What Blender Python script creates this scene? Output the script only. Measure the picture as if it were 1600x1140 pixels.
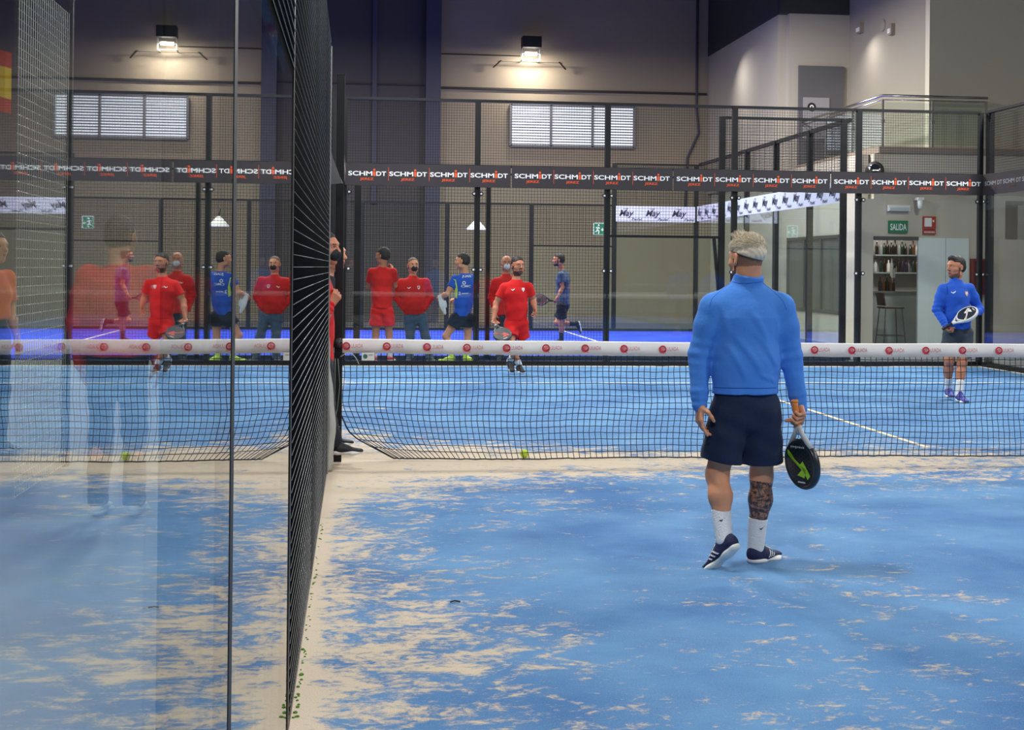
import bpy, bmesh, math, random
import numpy as np
from mathutils import Vector, Matrix, noise as mnoise
from mathutils.bvhtree import BVHTree

for o in list(bpy.data.objects):
    bpy.data.objects.remove(o)
S = bpy.context.scene
COL = S.collection
random.seed(7)
PI = math.pi

# ------------------------------------------------------------------ camera
# court frame: X across the court (left side wall at 0, right at 10), Y along it (net at 10, far end wall at 20), Z up
F_PX, CX, CY, CZ, YAW, PIT, ROL, SX, SY = 2105.87, .2081, -.3167, 1.4779, .1156, .0029, .0096, 3.46, -157.19
c_f = np.array([math.sin(YAW)*math.cos(PIT), math.cos(YAW)*math.cos(PIT), math.sin(PIT)])
c_r = np.array([math.cos(YAW), -math.sin(YAW), 0.0]); c_u = np.cross(c_r, c_f)
CR = c_r*math.cos(ROL)+c_u*math.sin(ROL); CU = -c_r*math.sin(ROL)+c_u*math.cos(ROL); CF = c_f
CP = np.array([CX, CY, CZ])
cam_data = bpy.data.cameras.new('camera'); cam = bpy.data.objects.new('camera', cam_data); COL.objects.link(cam)
cam.matrix_world = Matrix(((CR[0], CU[0], -CF[0], CP[0]), (CR[1], CU[1], -CF[1], CP[1]), (CR[2], CU[2], -CF[2], CP[2]), (0, 0, 0, 1)))
cam_data.sensor_fit = 'HORIZONTAL'; cam_data.sensor_width = 36.0
cam_data.lens = 36.0*F_PX/1600; cam_data.shift_x = -SX/1600; cam_data.shift_y = SY/1600
cam_data.clip_start = .02; cam_data.clip_end = 200
S.camera = cam

def at(px, py, Y):
    """measured picture position at distance Y -> place in the hall"""
    d = CF+CR*(px-800-SX)/F_PX-CU*(py-570-SY)/F_PX
    return Vector((CP+d*(Y-CY)/d[1]).tolist())

# ------------------------------------------------------------------ world, exposure, lamps of the hall
S.view_settings.view_transform = 'Standard'; S.view_settings.look = 'None'
S.view_settings.exposure = 0.0; S.view_settings.gamma = 1.0; S.view_settings.use_curve_mapping = False
W = bpy.data.worlds.new('world'); S.world = W; W.use_nodes = True
W.node_tree.nodes['Background'].inputs[0].default_value = (1.0, .96, .92, 1)
W.node_tree.nodes['Background'].inputs[1].default_value = .11

def area(name, loc, aim, sx, sy, power, col=(1, 1, 1), spread=None):
    l = bpy.data.lights.new(name, 'AREA'); l.shape = 'RECTANGLE'; l.size = sx; l.size_y = sy; l.energy = power; l.color = col
    if spread: l.spread = spread
    o = bpy.data.objects.new(name, l); COL.objects.link(o); o.location = loc
    o.rotation_euler = (Vector(aim)-Vector(loc)).to_track_quat('-Z', 'Y').to_euler()
    return o
# eight floodlights on the side masts of the near court, four over the far one
for yy, pw in ((1.0, 265), (7.0, 245), (13.5, 320), (18.5, 370)):
    area('court_floodlight', (.35, yy, 6.3), (4.4, yy+(.6 if yy < 10 else -.8), 0), .7, .5, pw, (.97, .985, 1.0))
    area('court_floodlight', (10.45, yy, 6.3), (6.0, yy+(.6 if yy < 10 else -.8), 0), .7, .5, pw, (.97, .985, 1.0))
for xx in (-8, -2.5, 2.0, 6.4):
    area('hall_floodlight', (xx, 26.5, 7.6), (xx-.2, 26.6, 0), 1.2, .5, 800, (1, .975, .94))
area('corridor_light', (-1.3, 2.6, 3.2), (-1.3, 2.9, 0), .5, 1.6, 190, (.95, .98, 1.0))
area('bar_light', (11.4, 27.1, 2.9), (11.4, 27.3, 0), 1.2, .6, 42, (1, .95, .9))

# ------------------------------------------------------------------ materials
MATS = {}
def mat(name, col, rough=.6, metal=0., emit=None, strength=0., spec=.5, noise=None, bump=None, sheen=0.):
    """col rgb linear; noise=(scale, amount) varies the colour, bump=(scale, strength)"""
    if name in MATS: return MATS[name]
    m = bpy.data.materials.new(name); m.use_nodes = True; nt = m.node_tree; b = nt.nodes['Principled BSDF']
    b.inputs['Base Color'].default_value = (*col, 1); b.inputs['Roughness'].default_value = rough; b.inputs['Metallic'].default_value = metal
    b.inputs['Specular IOR Level'].default_value = spec
    if sheen: b.inputs['Sheen Weight'].default_value = sheen
    if emit: b.inputs['Emission Color'].default_value = (*emit, 1); b.inputs['Emission Strength'].default_value = strength
    tc = nt.nodes.new('ShaderNodeTexCoord')
    if noise:
        n = nt.nodes.new('ShaderNodeTexNoise'); n.inputs['Scale'].default_value = noise[0]; n.inputs['Detail'].default_value = 5
        mx = nt.nodes.new('ShaderNodeMix'); mx.data_type = 'RGBA'
        a = noise[1]
        mx.inputs[6].default_value = (*[max(0, c*(1-a)) for c in col], 1); mx.inputs[7].default_value = (*[min(1, c*(1+a)) for c in col], 1)
        nt.links.new(tc.outputs['Object'], n.inputs['Vector']); nt.links.new(n.outputs['Fac'], mx.inputs[0]); nt.links.new(mx.outputs[2], b.inputs['Base Color'])
    if bump:
        n2 = nt.nodes.new('ShaderNodeTexNoise'); n2.inputs['Scale'].default_value = bump[0]; n2.inputs['Detail'].default_value = 4
        bp = nt.nodes.new('ShaderNodeBump'); bp.inputs['Strength'].default_value = bump[1]; bp.inputs['Distance'].default_value = .01
        nt.links.new(tc.outputs['Object'], n2.inputs['Vector']); nt.links.new(n2.outputs['Fac'], bp.inputs['Height']); nt.links.new(bp.outputs[0], b.inputs['Normal'])
    MATS[name] = m
    return m
def rgb(r, g, b):
    f = lambda c: (c/255/12.92) if c/255 <= .04045 else ((c/255+.055)/1.055)**2.4
    return (f(r), f(g), f(b))
def cloth(name, col, n=.12): return mat(name, col, rough=.85, spec=.25, noise=(9, n), bump=(60, .18), sheen=.05)

def glass_mat(name='pane_glass', tint=(.93, .97, .95), ior=1.52, rough=0.0):
    """clear sheet glass: what is not mirrored by Fresnel goes straight through"""
    m = bpy.data.materials.new(name); m.use_nodes = True; nt = m.node_tree; nt.nodes.clear()
    out = nt.nodes.new('ShaderNodeOutputMaterial'); mx = nt.nodes.new('ShaderNodeMixShader')
    tr = nt.nodes.new('ShaderNodeBsdfTransparent'); gl = nt.nodes.new('ShaderNodeBsdfGlossy'); fr = nt.nodes.new('ShaderNodeFresnel')
    ge = nt.nodes.new('ShaderNodeNewGeometry'); io = nt.nodes.new('ShaderNodeMix'); io.data_type = 'FLOAT'
    io.inputs[2].default_value = ior; io.inputs[3].default_value = 1/ior
    nt.links.new(ge.outputs['Backfacing'], io.inputs[0]); nt.links.new(io.outputs[0], fr.inputs['IOR'])
    tr.inputs[0].default_value = (*tint, 1); gl.inputs['Roughness'].default_value = rough; gl.inputs[0].default_value = (1, 1, 1, 1)
    nt.links.new(fr.outputs[0], mx.inputs[0]); nt.links.new(tr.outputs[0], mx.inputs[1]); nt.links.new(gl.outputs[0], mx.inputs[2]); nt.links.new(mx.outputs[0], out.inputs[0])
    MATS[name] = m
    return m
GLASS = glass_mat('near_pane_glass', (.93, .97, .95), 1.53); GLASS_FAR = glass_mat('far_pane_glass', (.94, .97, .96), 1.43)
STEEL = mat('black_coated_steel', rgb(22, 22, 24), rough=.5, spec=.3, noise=(4, .15))
WIRE = mat('coated_wire', rgb(16, 16, 17), rough=.5, spec=.3)
WIRE_SIDE = [mat('side_wire_black', rgb(12, 12, 13), rough=.6, spec=.15), mat('side_wire_glint', rgb(112, 112, 108), rough=.5, spec=.4)]  # second grey is for the horizontals: glints of light on black wire, painted in
CHROME = mat('brushed_steel', (.6, .6, .58), rough=.25, metal=1.)
WHITE = mat('white_plastic', rgb(232, 232, 228), rough=.5)
ORANGE = mat('orange_print', rgb(226, 84, 40), rough=.6)
LETTER = mat('white_print', rgb(236, 236, 234), rough=.6)
BANNER = mat('charcoal_banner_vinyl', rgb(44, 38, 41), rough=.6, noise=(3, .1))
MATTE = mat('matte_black', rgb(14, 14, 15), rough=1.0, spec=.02)
RUBBER = mat('black_rubber', rgb(20, 20, 22), rough=.6)

# ------------------------------------------------------------------ mesh helpers
class MB:
    def __init__(s): s.v = []; s.f = []; s.m = []
    def add(s, vs, fs, mi=0):
        b = len(s.v); s.v += [tuple(v) for v in vs]; s.f += [tuple(b+i for i in f) for f in fs]; s.m += [mi]*len(fs)
    def box(s, a, b, mi=0):
        x0, y0, z0 = [min(p, q) for p, q in zip(a, b)]; x1, y1, z1 = [max(p, q) for p, q in zip(a, b)]
        s.add([(x0, y0, z0), (x1, y0, z0), (x1, y1, z0), (x0, y1, z0), (x0, y0, z1), (x1, y0, z1), (x1, y1, z1), (x0, y1, z1)],
              [(0, 3, 2, 1), (4, 5, 6, 7), (0, 1, 5, 4), (1, 2, 6, 5), (2, 3, 7, 6), (3, 0, 4, 7)], mi)
    def bar(s, a, b, w, h=None, mi=0, up=(0, 0, 1)):
        a = Vector(a); b = Vector(b); h = h or w; d = (b-a).normalized(); u = Vector(up)
        if abs(d.dot(u)) > .98: u = Vector((0, 1, 0))
        r = d.cross(u).normalized(); u = r.cross(d)
        vs = [p+r*sx*w/2+u*sy*h/2 for p in (a, b) for sx, sy in ((-1, -1), (1, -1), (1, 1), (-1, 1))]
        s.add(vs, [(3, 2, 1, 0), (4, 5, 6, 7), (0, 1, 5, 4), (1, 2, 6, 5), (2, 3, 7, 6), (3, 0, 4, 7)], mi)
    def tube(s, pts, r, n=6, mi=0, cap=True):
        pts = [Vector(p) for p in pts]; N = len(pts); rr = r if isinstance(r, (list, tuple)) else [r]*N
        vs = []; pu = None
        for i, p in enumerate(pts):
            d = (pts[min(i+1, N-1)]-pts[max(i-1, 0)]).normalized()
            if pu is None:
                pu = Vector((0, 0, 1)) if abs(d.z) < .9 else Vector((1, 0, 0))
            x = d.cross(pu)
            if x.length < 1e-5: x = d.cross(Vector((.3, .9, .1)))
            x.normalize(); y = x.cross(d).normalized(); pu = y
            for k in range(n):
                a = 2*PI*k/n; vs.append(p+x*math.cos(a)*rr[i]+y*math.sin(a)*rr[i])
        fs = [(i*n+k, i*n+(k+1) % n, (i+1)*n+(k+1) % n, (i+1)*n+k) for i in range(N-1) for k in range(n)]
        if cap: fs += [tuple(range(n))[::-1], tuple((N-1)*n+k for k in range(n))]
        s.add(vs, fs, mi)
    def cyl(s, a, b, r, n=16, mi=0, r2=None): s.tube([a, b], [r, r2 if r2 is not None else r], n, mi)
    def lathe(s, c, prof, n=20, mi=0, axis='z'):
        vs = []
        for (r, h) in prof:
            for k in range(n):
                a = 2*PI*k/n; x, y = r*math.cos(a), r*math.sin(a)
                vs.append((c[0]+x, c[1]+y, c[2]+h) if axis == 'z' else (c[0]+x, c[1]+h, c[2]+y))
        P = len(prof)
        fs = [(i*n+k, i*n+(k+1) % n, (i+1)*n+(k+1) % n, (i+1)*n+k) for i in range(P-1) for k in range(n)]
        fs += [tuple(range(n))[::-1], tuple((P-1)*n+k for k in range(n))]
        s.add(vs, fs, mi)
    def prism(s, poly, o, u, v, n, depth, mi=0):
        """2-D outline in the u/v plane at o, extruded along n"""
        o = Vector(o); u = Vector(u); v = Vector(v); n = Vector(n); k = len(poly)
        vs = [o+u*a+v*b for a, b in poly]+[o+u*a+v*b+n*depth for a, b in poly]
        fs = [tuple(range(k))[::-1], tuple(range(k, 2*k))]+[(i, (i+1) % k, k+(i+1) % k, k+i) for i in range(k)]
        s.add(vs, fs, mi)
    def build(s, name, mats, parent=None, smooth=False, fix=True):
        me = bpy.data.meshes.new(name); me.from_pydata(s.v, [], s.f)
        mats = mats if isinstance(mats, (list, tuple)) else [mats]
        for m in mats: me.materials.append(m)
        me.polygons.foreach_set('material_index', s.m)
        if fix:
            bm = bmesh.new(); bm.from_mesh(me); bmesh.ops.recalc_face_normals(bm, faces=bm.faces); bm.to_mesh(me); bm.free()
        if smooth: me.polygons.foreach_set('use_smooth', [True]*len(me.polygons))
        return link(name, me, parent)
def link(name, me, parent=None):
    o = bpy.data.objects.new(name, me); COL.objects.link(o)
    if parent is not None: attach(o, parent)
    return o
def wpos(o):
    p = Vector(o.location)
    while o.parent: o = o.parent; p = p+Vector(o.location)
    return p
def attach(o, parent):
    """meshes are built in hall coordinates; things only ever translate, so the child is shifted back by the parent's place"""
    o.parent = parent; o.location = Vector(o.location)-wpos(parent)
def thing(name, label, cat, loc=(0, 0, 0), group=None):
    o = bpy.data.objects.new(name, None); COL.objects.link(o); o.location = loc; o.empty_display_size = .1
    return tag(o, label, cat, group)
def tag(o, label, cat, group=None, kind=None):
    o['label'] = label; o['category'] = cat
    if group: o['group'] = group
    if kind: o['kind'] = kind
    return o
def struct(o, label=None):
    o['kind'] = 'structure'
    if label: o['label'] = label
    return o
def boxobj(name, a, b, m, parent=None):
    k = MB(); k.box(a, b); return k.build(name, m, parent)

# lettering: the built-in font, turned into meshes
_TX = {}
def text_mesh(s, offset=0.0, shear=0.0, extrude=0.0):
    key = (s, offset, shear, extrude)
    if key in _TX: return _TX[key]
    cu = bpy.data.curves.new('lettering', 'FONT'); cu.body = s; cu.size = 1; cu.offset = offset; cu.shear = shear; cu.extrude = extrude
    cu.resolution_u = 3
    ob = bpy.data.objects.new('lettering', cu); COL.objects.link(ob)
    bpy.context.view_layer.update()
    me = bpy.data.meshes.new_from_object(ob.evaluated_get(bpy.context.evaluated_depsgraph_get()))
    V = [v.co.copy() for v in me.vertices]; Fs = [tuple(p.vertices) for p in me.polygons]
    bpy.data.objects.remove(ob); bpy.data.curves.remove(cu); bpy.data.meshes.remove(me)
    x0 = min(v.x for v in V); x1 = max(v.x for v in V); y0 = min(v.y for v in V); y1 = max(v.y for v in V)
    V = [((v.x-x0)/(x1-x0), (v.y-y0)/(y1-y0)) for v in V]
    _TX[key] = (V, Fs)
    return _TX[key]
def put_text(mb, s, o, u, v, w, h, mi=0, offset=.015, shear=0):
    """lettering fitted to width w and height h; o is its lower left corner"""
    V, Fs = text_mesh(s, offset, shear); o = Vector(o); u = Vector(u); v = Vector(v)
    mb.add([o+u*a*w+v*b*h for a, b in V], Fs, mi)
def disc(mb, c, u, v, r, n=20, mi=0, r_in=None, a0=0, a1=2*PI, r2=None):
    c = Vector(c); u = Vector(u); v = Vector(v)
    if r_in is None:
        mb.add([c+u*math.cos(2*PI*k/n)*r+v*math.sin(2*PI*k/n)*(r2 or r) for k in range(n)], [tuple(range(n))], mi)
    else:
        vs = []
        for k in range(n+1):
            a = a0+(a1-a0)*k/n
            vs += [c+u*math.cos(a)*r+v*math.sin(a)*r, c+u*math.cos(a)*r_in+v*math.sin(a)*r_in]
        mb.add(vs, [(2*k, 2*k+2, 2*k+3, 2*k+1) for k in range(n)], mi)
# ------------------------------------------------------------------ floors
def turf_mat(name, blue_a, blue_b, sand, near_wall):
    m = bpy.data.materials.new(name); m.use_nodes = True; nt = m.node_tree; N = nt.nodes; L = nt.links; b = N['Principled BSDF']
    b.inputs['Roughness'].default_value = .9; b.inputs['Specular IOR Level'].default_value = .2
    tc = N.new('ShaderNodeTexCoord')
    def noi(scale, det, rough, sc=(1, 1, 1), dist=0.):
        mp = N.new('ShaderNodeMapping'); mp.inputs['Scale'].default_value = sc
        n = N.new('ShaderNodeTexNoise'); n.inputs['Scale'].default_value = scale; n.inputs['Detail'].default_value = det; n.inputs['Roughness'].default_value = rough
        n.inputs['Distortion'].default_value = dist
        L.new(tc.outputs['Object'], mp.inputs[0]); L.new(mp.outputs[0], n.inputs['Vector']); return n.outputs['Fac']
    def ma(op, a, c=0, d=None, clamp=False):
        x = N.new('ShaderNodeMath'); x.operation = op; x.use_clamp = clamp
        for i, q in enumerate((a, c, d)):
            if q is None: continue
            if isinstance(q, (int, float)): x.inputs[i].default_value = q
            else: L.new(q, x.inputs[i])
        return x.outputs[0]
    mixb = N.new('ShaderNodeMix'); mixb.data_type = 'RGBA'; mixb.inputs[6].default_value = (*blue_a, 1); mixb.inputs[7].default_value = (*blue_b, 1)
    cl = ma('MULTIPLY_ADD', noi(.9, 6, .6), 3.0, -1.0, True); L.new(cl, mixb.inputs[0])
    if near_wall:
        sep = N.new('ShaderNodeSeparateXYZ'); L.new(tc.outputs['Object'], sep.inputs[0])
        X, Y = sep.outputs[0], sep.outputs[1]
        # swept sand: thick beside the wall and under the net, thin in the open
        e1 = ma('EXPONENT', ma('MULTIPLY', X, -1.05), 0)
        dy = ma('ABSOLUTE', ma('SUBTRACT', Y, 9.9), 0); e2 = ma('EXPONENT', ma('MULTIPLY', ma('POWER', dy, 1.4), -.75), 0)
        low = noi(.55, 3, .5)
        cov = ma('ADD', ma('MULTIPLY', e1, .155), ma('MULTIPLY', e2, .22))
        edge = ma('MULTIPLY', ma('SUBTRACT', .10, X), 1.0, clamp=True); cov = ma('ADD', cov, edge)
        cov = ma('ADD', cov, ma('MULTIPLY_ADD', low, .26, -.118))
        far = ma('MULTIPLY_ADD', Y, -.012, .055); cov = ma('ADD', cov, ma('MINIMUM', far, .0))
        p = noi(4.2, 10, .70, (1, 1.35, 1), .8); q = noi(20, 7, .78, (.8, 1.3, 1), .6)
        f = ma('ADD', ma('MULTIPLY', p, .56), ma('MULTIPLY', q, .44))
        mask = ma('MULTIPLY', ma('SUBTRACT', ma('ADD', f, cov), .577), 12.0, clamp=True)
        # a thin dust of sand everywhere between the fibres
        dust = ma('MULTIPLY', ma('MULTIPLY_ADD', noi(150, 3, .6), 2.2, -1.0, True), ma('MULTIPLY_ADD', noi(2.2, 4, .6), 1.1, -.15, True))
        mask = ma('MAXIMUM', ma('MULTIPLY', mask, .92), ma('MULTIPLY', dust, .6), clamp=True)
        ms = N.new('ShaderNodeMix'); ms.data_type = 'RGBA'; ms.inputs[7].default_value = (*sand, 1)
        L.new(mixb.outputs[2], ms.inputs[6]); L.new(mask, ms.inputs[0])
        gr = N.new('ShaderNodeMix'); gr.data_type = 'RGBA'; gr.blend_type = 'MULTIPLY'; gr.inputs[0].default_value = 1.0
        g = ma('MULTIPLY_ADD', noi(220, 2, .5), .5, .75); cmb = N.new('ShaderNodeCombineColor'); [L.new(g, cmb.inputs[i]) for i in range(3)]
        L.new(ms.outputs[2], gr.inputs[6]); L.new(cmb.outputs[0], gr.inputs[7]); L.new(gr.outputs[2], b.inputs['Base Color'])
        bp = N.new('ShaderNodeBump'); bp.inputs['Strength'].default_value = .35; bp.inputs['Distance'].default_value = .01
        L.new(ma('ADD', mask, ma('MULTIPLY', noi(120, 3, .6), .5)), bp.inputs['Height']); L.new(bp.outputs[0], b.inputs['Normal'])
    else:
        L.new(mixb.outputs[2], b.inputs['Base Color'])
    return m
TURF = turf_mat('sanded_blue_turf', rgb(56, 106, 158), rgb(96, 144, 186), rgb(206, 188, 160), True)
TURF2 = turf_mat('deep_blue_turf', rgb(44, 62, 196), rgb(56, 82, 214), (0, 0, 0), False)
CONC = mat('hall_concrete', rgb(112, 113, 116), rough=.6, noise=(.7, .12))
struct(boxobj('floor', (-16, -3, -.10), (17, 37.2, -.022), CONC))
o = boxobj('floor_near_court', (-.02, -.8, -.0215), (10.02, 20.02, 0), TURF); struct(o, 'blue sanded turf of the near padel court')
o = boxobj('floor_far_court', (-11.7, 21.4, -.0215), (8.3, 31.4, 0), TURF2); struct(o, 'deep blue turf of the court behind')
LINE = mat('white_court_line', rgb(226, 224, 214), rough=.9, noise=(14, .2))
LINE2 = mat('sandy_court_line', rgb(214, 200, 168), rough=.9, noise=(14, .2))
tag(boxobj('service_line', (.02, 16.92, 0), (9.98, 16.97, .003), LINE), 'white service line across the far half of the near court', 'court line')
tag(boxobj('centre_line', (4.975, 10.6, 0), (5.025, 16.92, .003), LINE2), 'sandy centre line running from the net towards the far service line', 'court line')
tag(boxobj('back_line', (.02, 19.84, 0), (9.98, 19.93, .003), LINE2), 'pale strip along the foot of the far glass wall', 'court line')
tag(boxobj('side_line', (9.9, 10, 0), (9.97, 19.84, .003), LINE2), 'pale strip along the foot of the right side wall', 'court line')
tag(boxobj('service_line', (5.06, 21.45, 0), (5.11, 31.35, .003), LINE), 'white service line on the deep blue court behind', 'court line')

# ------------------------------------------------------------------ hall walls, ceiling, mezzanine
WALL = mat('beige_plaster', rgb(176, 168, 156), rough=.85, noise=(.5, .05))
WALL_UP = mat('grey_panel', rgb(150, 137, 118), rough=.8, noise=(.5, .06))
WALL_L = mat('blue_grey_panel', rgb(76, 71, 70), rough=.8, noise=(.5, .06))
PILLAR = mat('blue_grey_paint', rgb(68, 67, 82), rough=.7)
CEIL = mat('dark_ceiling', rgb(60, 60, 58), rough=.9)
BY = 36.5
k = MB(); k.box((-16, BY, -.02), (2.0, BY+.2, 10.5)); w = struct(k.build('wall_back', WALL_L))
k = MB(); k.box((2.0, BY, -.02), (17, BY+.2, 10.5)); w2 = struct(k.build('wall_back_right', WALL_UP))
k = MB(); k.box((1.99, BY-.35, -.02), (2.4, BY, 10.5)); struct(k.build('wall_pillar', PILLAR))
# seams and ledges on the back wall
LEDGE = mat('dark_seam', rgb(50, 48, 50), rough=.8)
struct(boxobj('trim_1', (2.4, BY-.06, 6.36), (9.85, BY, 6.42), LEDGE)); struct(boxobj('trim_2', (-16, BY-.05, 6.42), (1.99, BY, 6.46), LEDGE))
struct(boxobj('trim_3', (2.4, BY-.04, 7.3), (4.6, BY, 7.33), LEDGE)); struct(boxobj('trim_4', (.55, BY-.1, 3.2), (.68, BY, 10.5), PILLAR))
k = MB(); k.tube([(9.55, BY-.08, 10), (9.55, BY-.08, 6.0), (9.62, BY-.08, 5.3), (9.3, BY-.08, 4.6), (9.25, BY-.08, 3.0)], .035, 6)
tag(k.build('drain_pipe', PILLAR, smooth=True), 'thin pipe running down the back wall beside the corner', 'pipe')
struct(boxobj('ceiling', (-16, -3, 10.5), (17, BY+.2, 10.7), CEIL))
# wall A (receding), upper part, and the landing walls
struct(boxobj('wall_right_rear', (9.9, 30.2, 3.6), (10.1, BY, 7.45), WALL))
struct(boxobj('wall_right_rear_top', (9.88, 30.2, 7.45), (12, BY, 10.5), CEIL))
struct(boxobj('wall_landing', (10.1, 30.0, 3.6), (11.75, 30.2, 7.45), WALL))
struct(boxobj('wall_landing_top', (9.9, 30.0, 7.45), (11.75, 30.2, 10.5), CEIL))
struct(boxobj('wall_landing_side', (11.55, 25.75, 3.88), (11.75, 30.0, 8.6), mat('warm_plaster', rgb(158, 150, 136), rough=.85, noise=(.5, .04))))
struct(boxobj('wall_landing_front', (11.55, 25.55, 3.88), (17, 25.75, 10.5), mat('pale_plaster', rgb(206, 197, 178), rough=.85, noise=(.5, .04))))
DOORM = mat('grey_door_paint', rgb(96, 94, 98), rough=.5)
d = struct(boxobj('door_1', (10.32, 29.93, 3.90), (11.40, 30.0, 6.24), DOORM))
k = MB(); k.box((10.42, 29.91, 4.55), (11.05, 29.93, 5.5)); k.build('notice_panel', mat('pale_notice', rgb(150, 148, 152), rough=.5), d)
k = MB(); disc(k, (10.62, 29.9, 5.28), (1, 0, 0), (0, 0, 1), .1, 20); disc(k, (10.62, 29.895, 5.28), (1, 0, 0), (0, 0, 1), .05, 16, 1, .02)
k.build('round_emblem', [RUBBER, WHITE], d)
k = MB(); k.cyl((11.3, 29.86, 4.9), (11.12, 29.86, 4.9), .012); k.cyl((11.28, 29.93, 4.9), (11.28, 29.86, 4.9), .012); k.build('handle', CHROME, d)
# mezzanine slab and fascia
SLAB = mat('pale_render', rgb(198, 190, 174), rough=.85, noise=(.6, .05))
struct(boxobj('floor_mezzanine', (10.35, 25.02, 3.78), (17, 36.4, 3.88), SLAB))
struct(boxobj('trim_5', (10.28, 24.95, 3.80), (17, 25.02, 3.92), mat('slab_edge', rgb(150, 136, 124), rough=.6)))
struct(boxobj('trim_6', (10.28, 25.02, 3.80), (10.35, 36.4, 3.92), MATS['slab_edge']))
struct(boxobj('wall_fascia', (10.35, 25.02, 2.9), (17, 25.2, 3.78), SLAB))
k = MB(); k.box((9.9, 25.0, -.02), (10.2, 25.2, 2.9)); k.box((10.2, 25.0, 2.14), (12.9, 25.2, 2.9)); k.box((12.14, 25.0, -.02), (17, 25.2, 2.14)); k.box((10.2, 25.0, 2.9), (10.36, 25.2, 3.78))
struct(k.build('wall_bar_front', SLAB))
# lower right wall with its long window
k = MB(); k.box((9.98, 25.2, -.02), (10.16, 36.4, .60)); k.box((9.98, 25.2, 2.23), (10.16, 36.4, 3.78)); k.box((9.98, 25.2, .60), (10.16, 26.2, 2.23)); k.box((9.98, 29.6, .60), (10.16, 36.4, 2.23))
struct(k.build('wall_right', SLAB))
wf = MB()
for yy in (26.2, 27.3, 28.4, 29.54): wf.box((9.95, yy, .60), (10.04, yy+.06, 2.23))
wf.box((9.95, 26.2, 2.17), (10.04, 29.6, 2.23)); wf.box((9.95, 26.2, .60), (10.04, 29.6, .67))
w_ = struct(wf.build('window_2', mat('dark_window_frame', rgb(70, 72, 74), rough=.4)))
k = MB(); k.box((10.0, 26.25, .63), (10.02, 29.55, 2.2)); k.build('pane', mat('dim_glazing', rgb(86, 92, 92), rough=.08, spec=.6), w_)
struct(boxobj('wall_room_back', (10.6, 36.2, -.02), (17, 36.4, 3.78), SLAB))
# railing of the mezzanine
rl = thing('balcony_railing', 'stainless steel railing with glass infill along the mezzanine edge, top right', 'railing', (10.4, 25.05, 3.92))
k = MB(); k.tube([(10.4, 29.9, 4.93), (10.4, 25.08, 4.93), (12.55, 25.08, 4.93)], .028, 8); k.tube([(10.4, 29.9, 4.85), (10.4, 25.08, 4.85), (12.55, 25.08, 4.85)], .014, 6)
k.build('handrail', CHROME, rl, smooth=True)
for p in ((10.4, 25.08), (11.42, 25.08), (12.52, 25.08), (10.4, 26.7), (10.4, 28.3)):
    k = MB(); k.box((p[0]-.02, p[1]-.02, 3.92), (p[0]+.02, p[1]+.02, 4.85)); k.box((p[0]-.03, p[1]-.035, 4.4), (p[0]+.03, p[1]+.035, 4.46)); k.build('post', CHROME, rl)
gl = glass_mat('railing_glass', (.90, .95, .93))
for a, b in (((10.45, 25.07), (11.38, 25.085)), ((11.46, 25.07), (12.48, 25.085)), ((10.39, 25.12), (10.405, 26.66)), ((10.39, 26.74), (10.405, 28.26))):
    k = MB(); k.box((a[0], a[1], 3.98), (b[0], b[1], 4.80)); k.build('glass_infill', gl, rl)
# fixtures above
def wall_box(name, label, cat, a, b, m=WHITE): return tag(boxobj(name, a, b, m), label, cat)
P = at(1345, 72, 25.5); 
o_ = thing('wall_spotlight', 'small square spotlight fixed high on the landing wall, left one', 'light', (11.5, 29.2, 7.0), 'landing spotlights')
k = MB(); k.box((11.46, 29.1, 6.9), (11.55, 29.35, 7.12)); k.build('housing', MATS['slab_edge'], o_); k = MB(); k.box((11.44, 29.14, 6.93), (11.46, 29.31, 7.02)); k.build('lens', WHITE, o_)
o_ = thing('wall_spotlight', 'small square spotlight fixed high on the landing wall, right one', 'light', (11.5, 27.5, 6.8), 'landing spotlights')
k = MB(); k.box((11.46, 27.3, 6.55), (11.55, 27.5, 6.78)); k.build('housing', MATS['slab_edge'], o_); k = MB(); k.box((11.44, 27.33, 6.58), (11.46, 27.47, 6.68)); k.build('lens', WHITE, o_)
k = MB(); k.lathe((0, 0, 0), [(.02, 0), (.13, .0), (.13, .02), (.12, .04), (.02, .05)], 24); o_ = k.build('ventilation_disc', MATS['warm_plaster'] if 'warm_plaster' in MATS else WHITE); o_.rotation_euler = (0, -PI/2, 0); o_.location = (11.55, 27.95, 6.85); tag(o_, 'round plaster-coloured vent cover between the two landing spotlights', 'vent')
area('landing_spot', (11.0, 28.6, 6.75), (11.56, 28.2, 4.8), .08, .08, 9, (1, .97, .92), 2.4)
area('landing_spot', (9.0, 33.3, 6.9), (9.9, 32.6, 5.2), .08, .08, 13, (1, .97, .92), 2.2)
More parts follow.
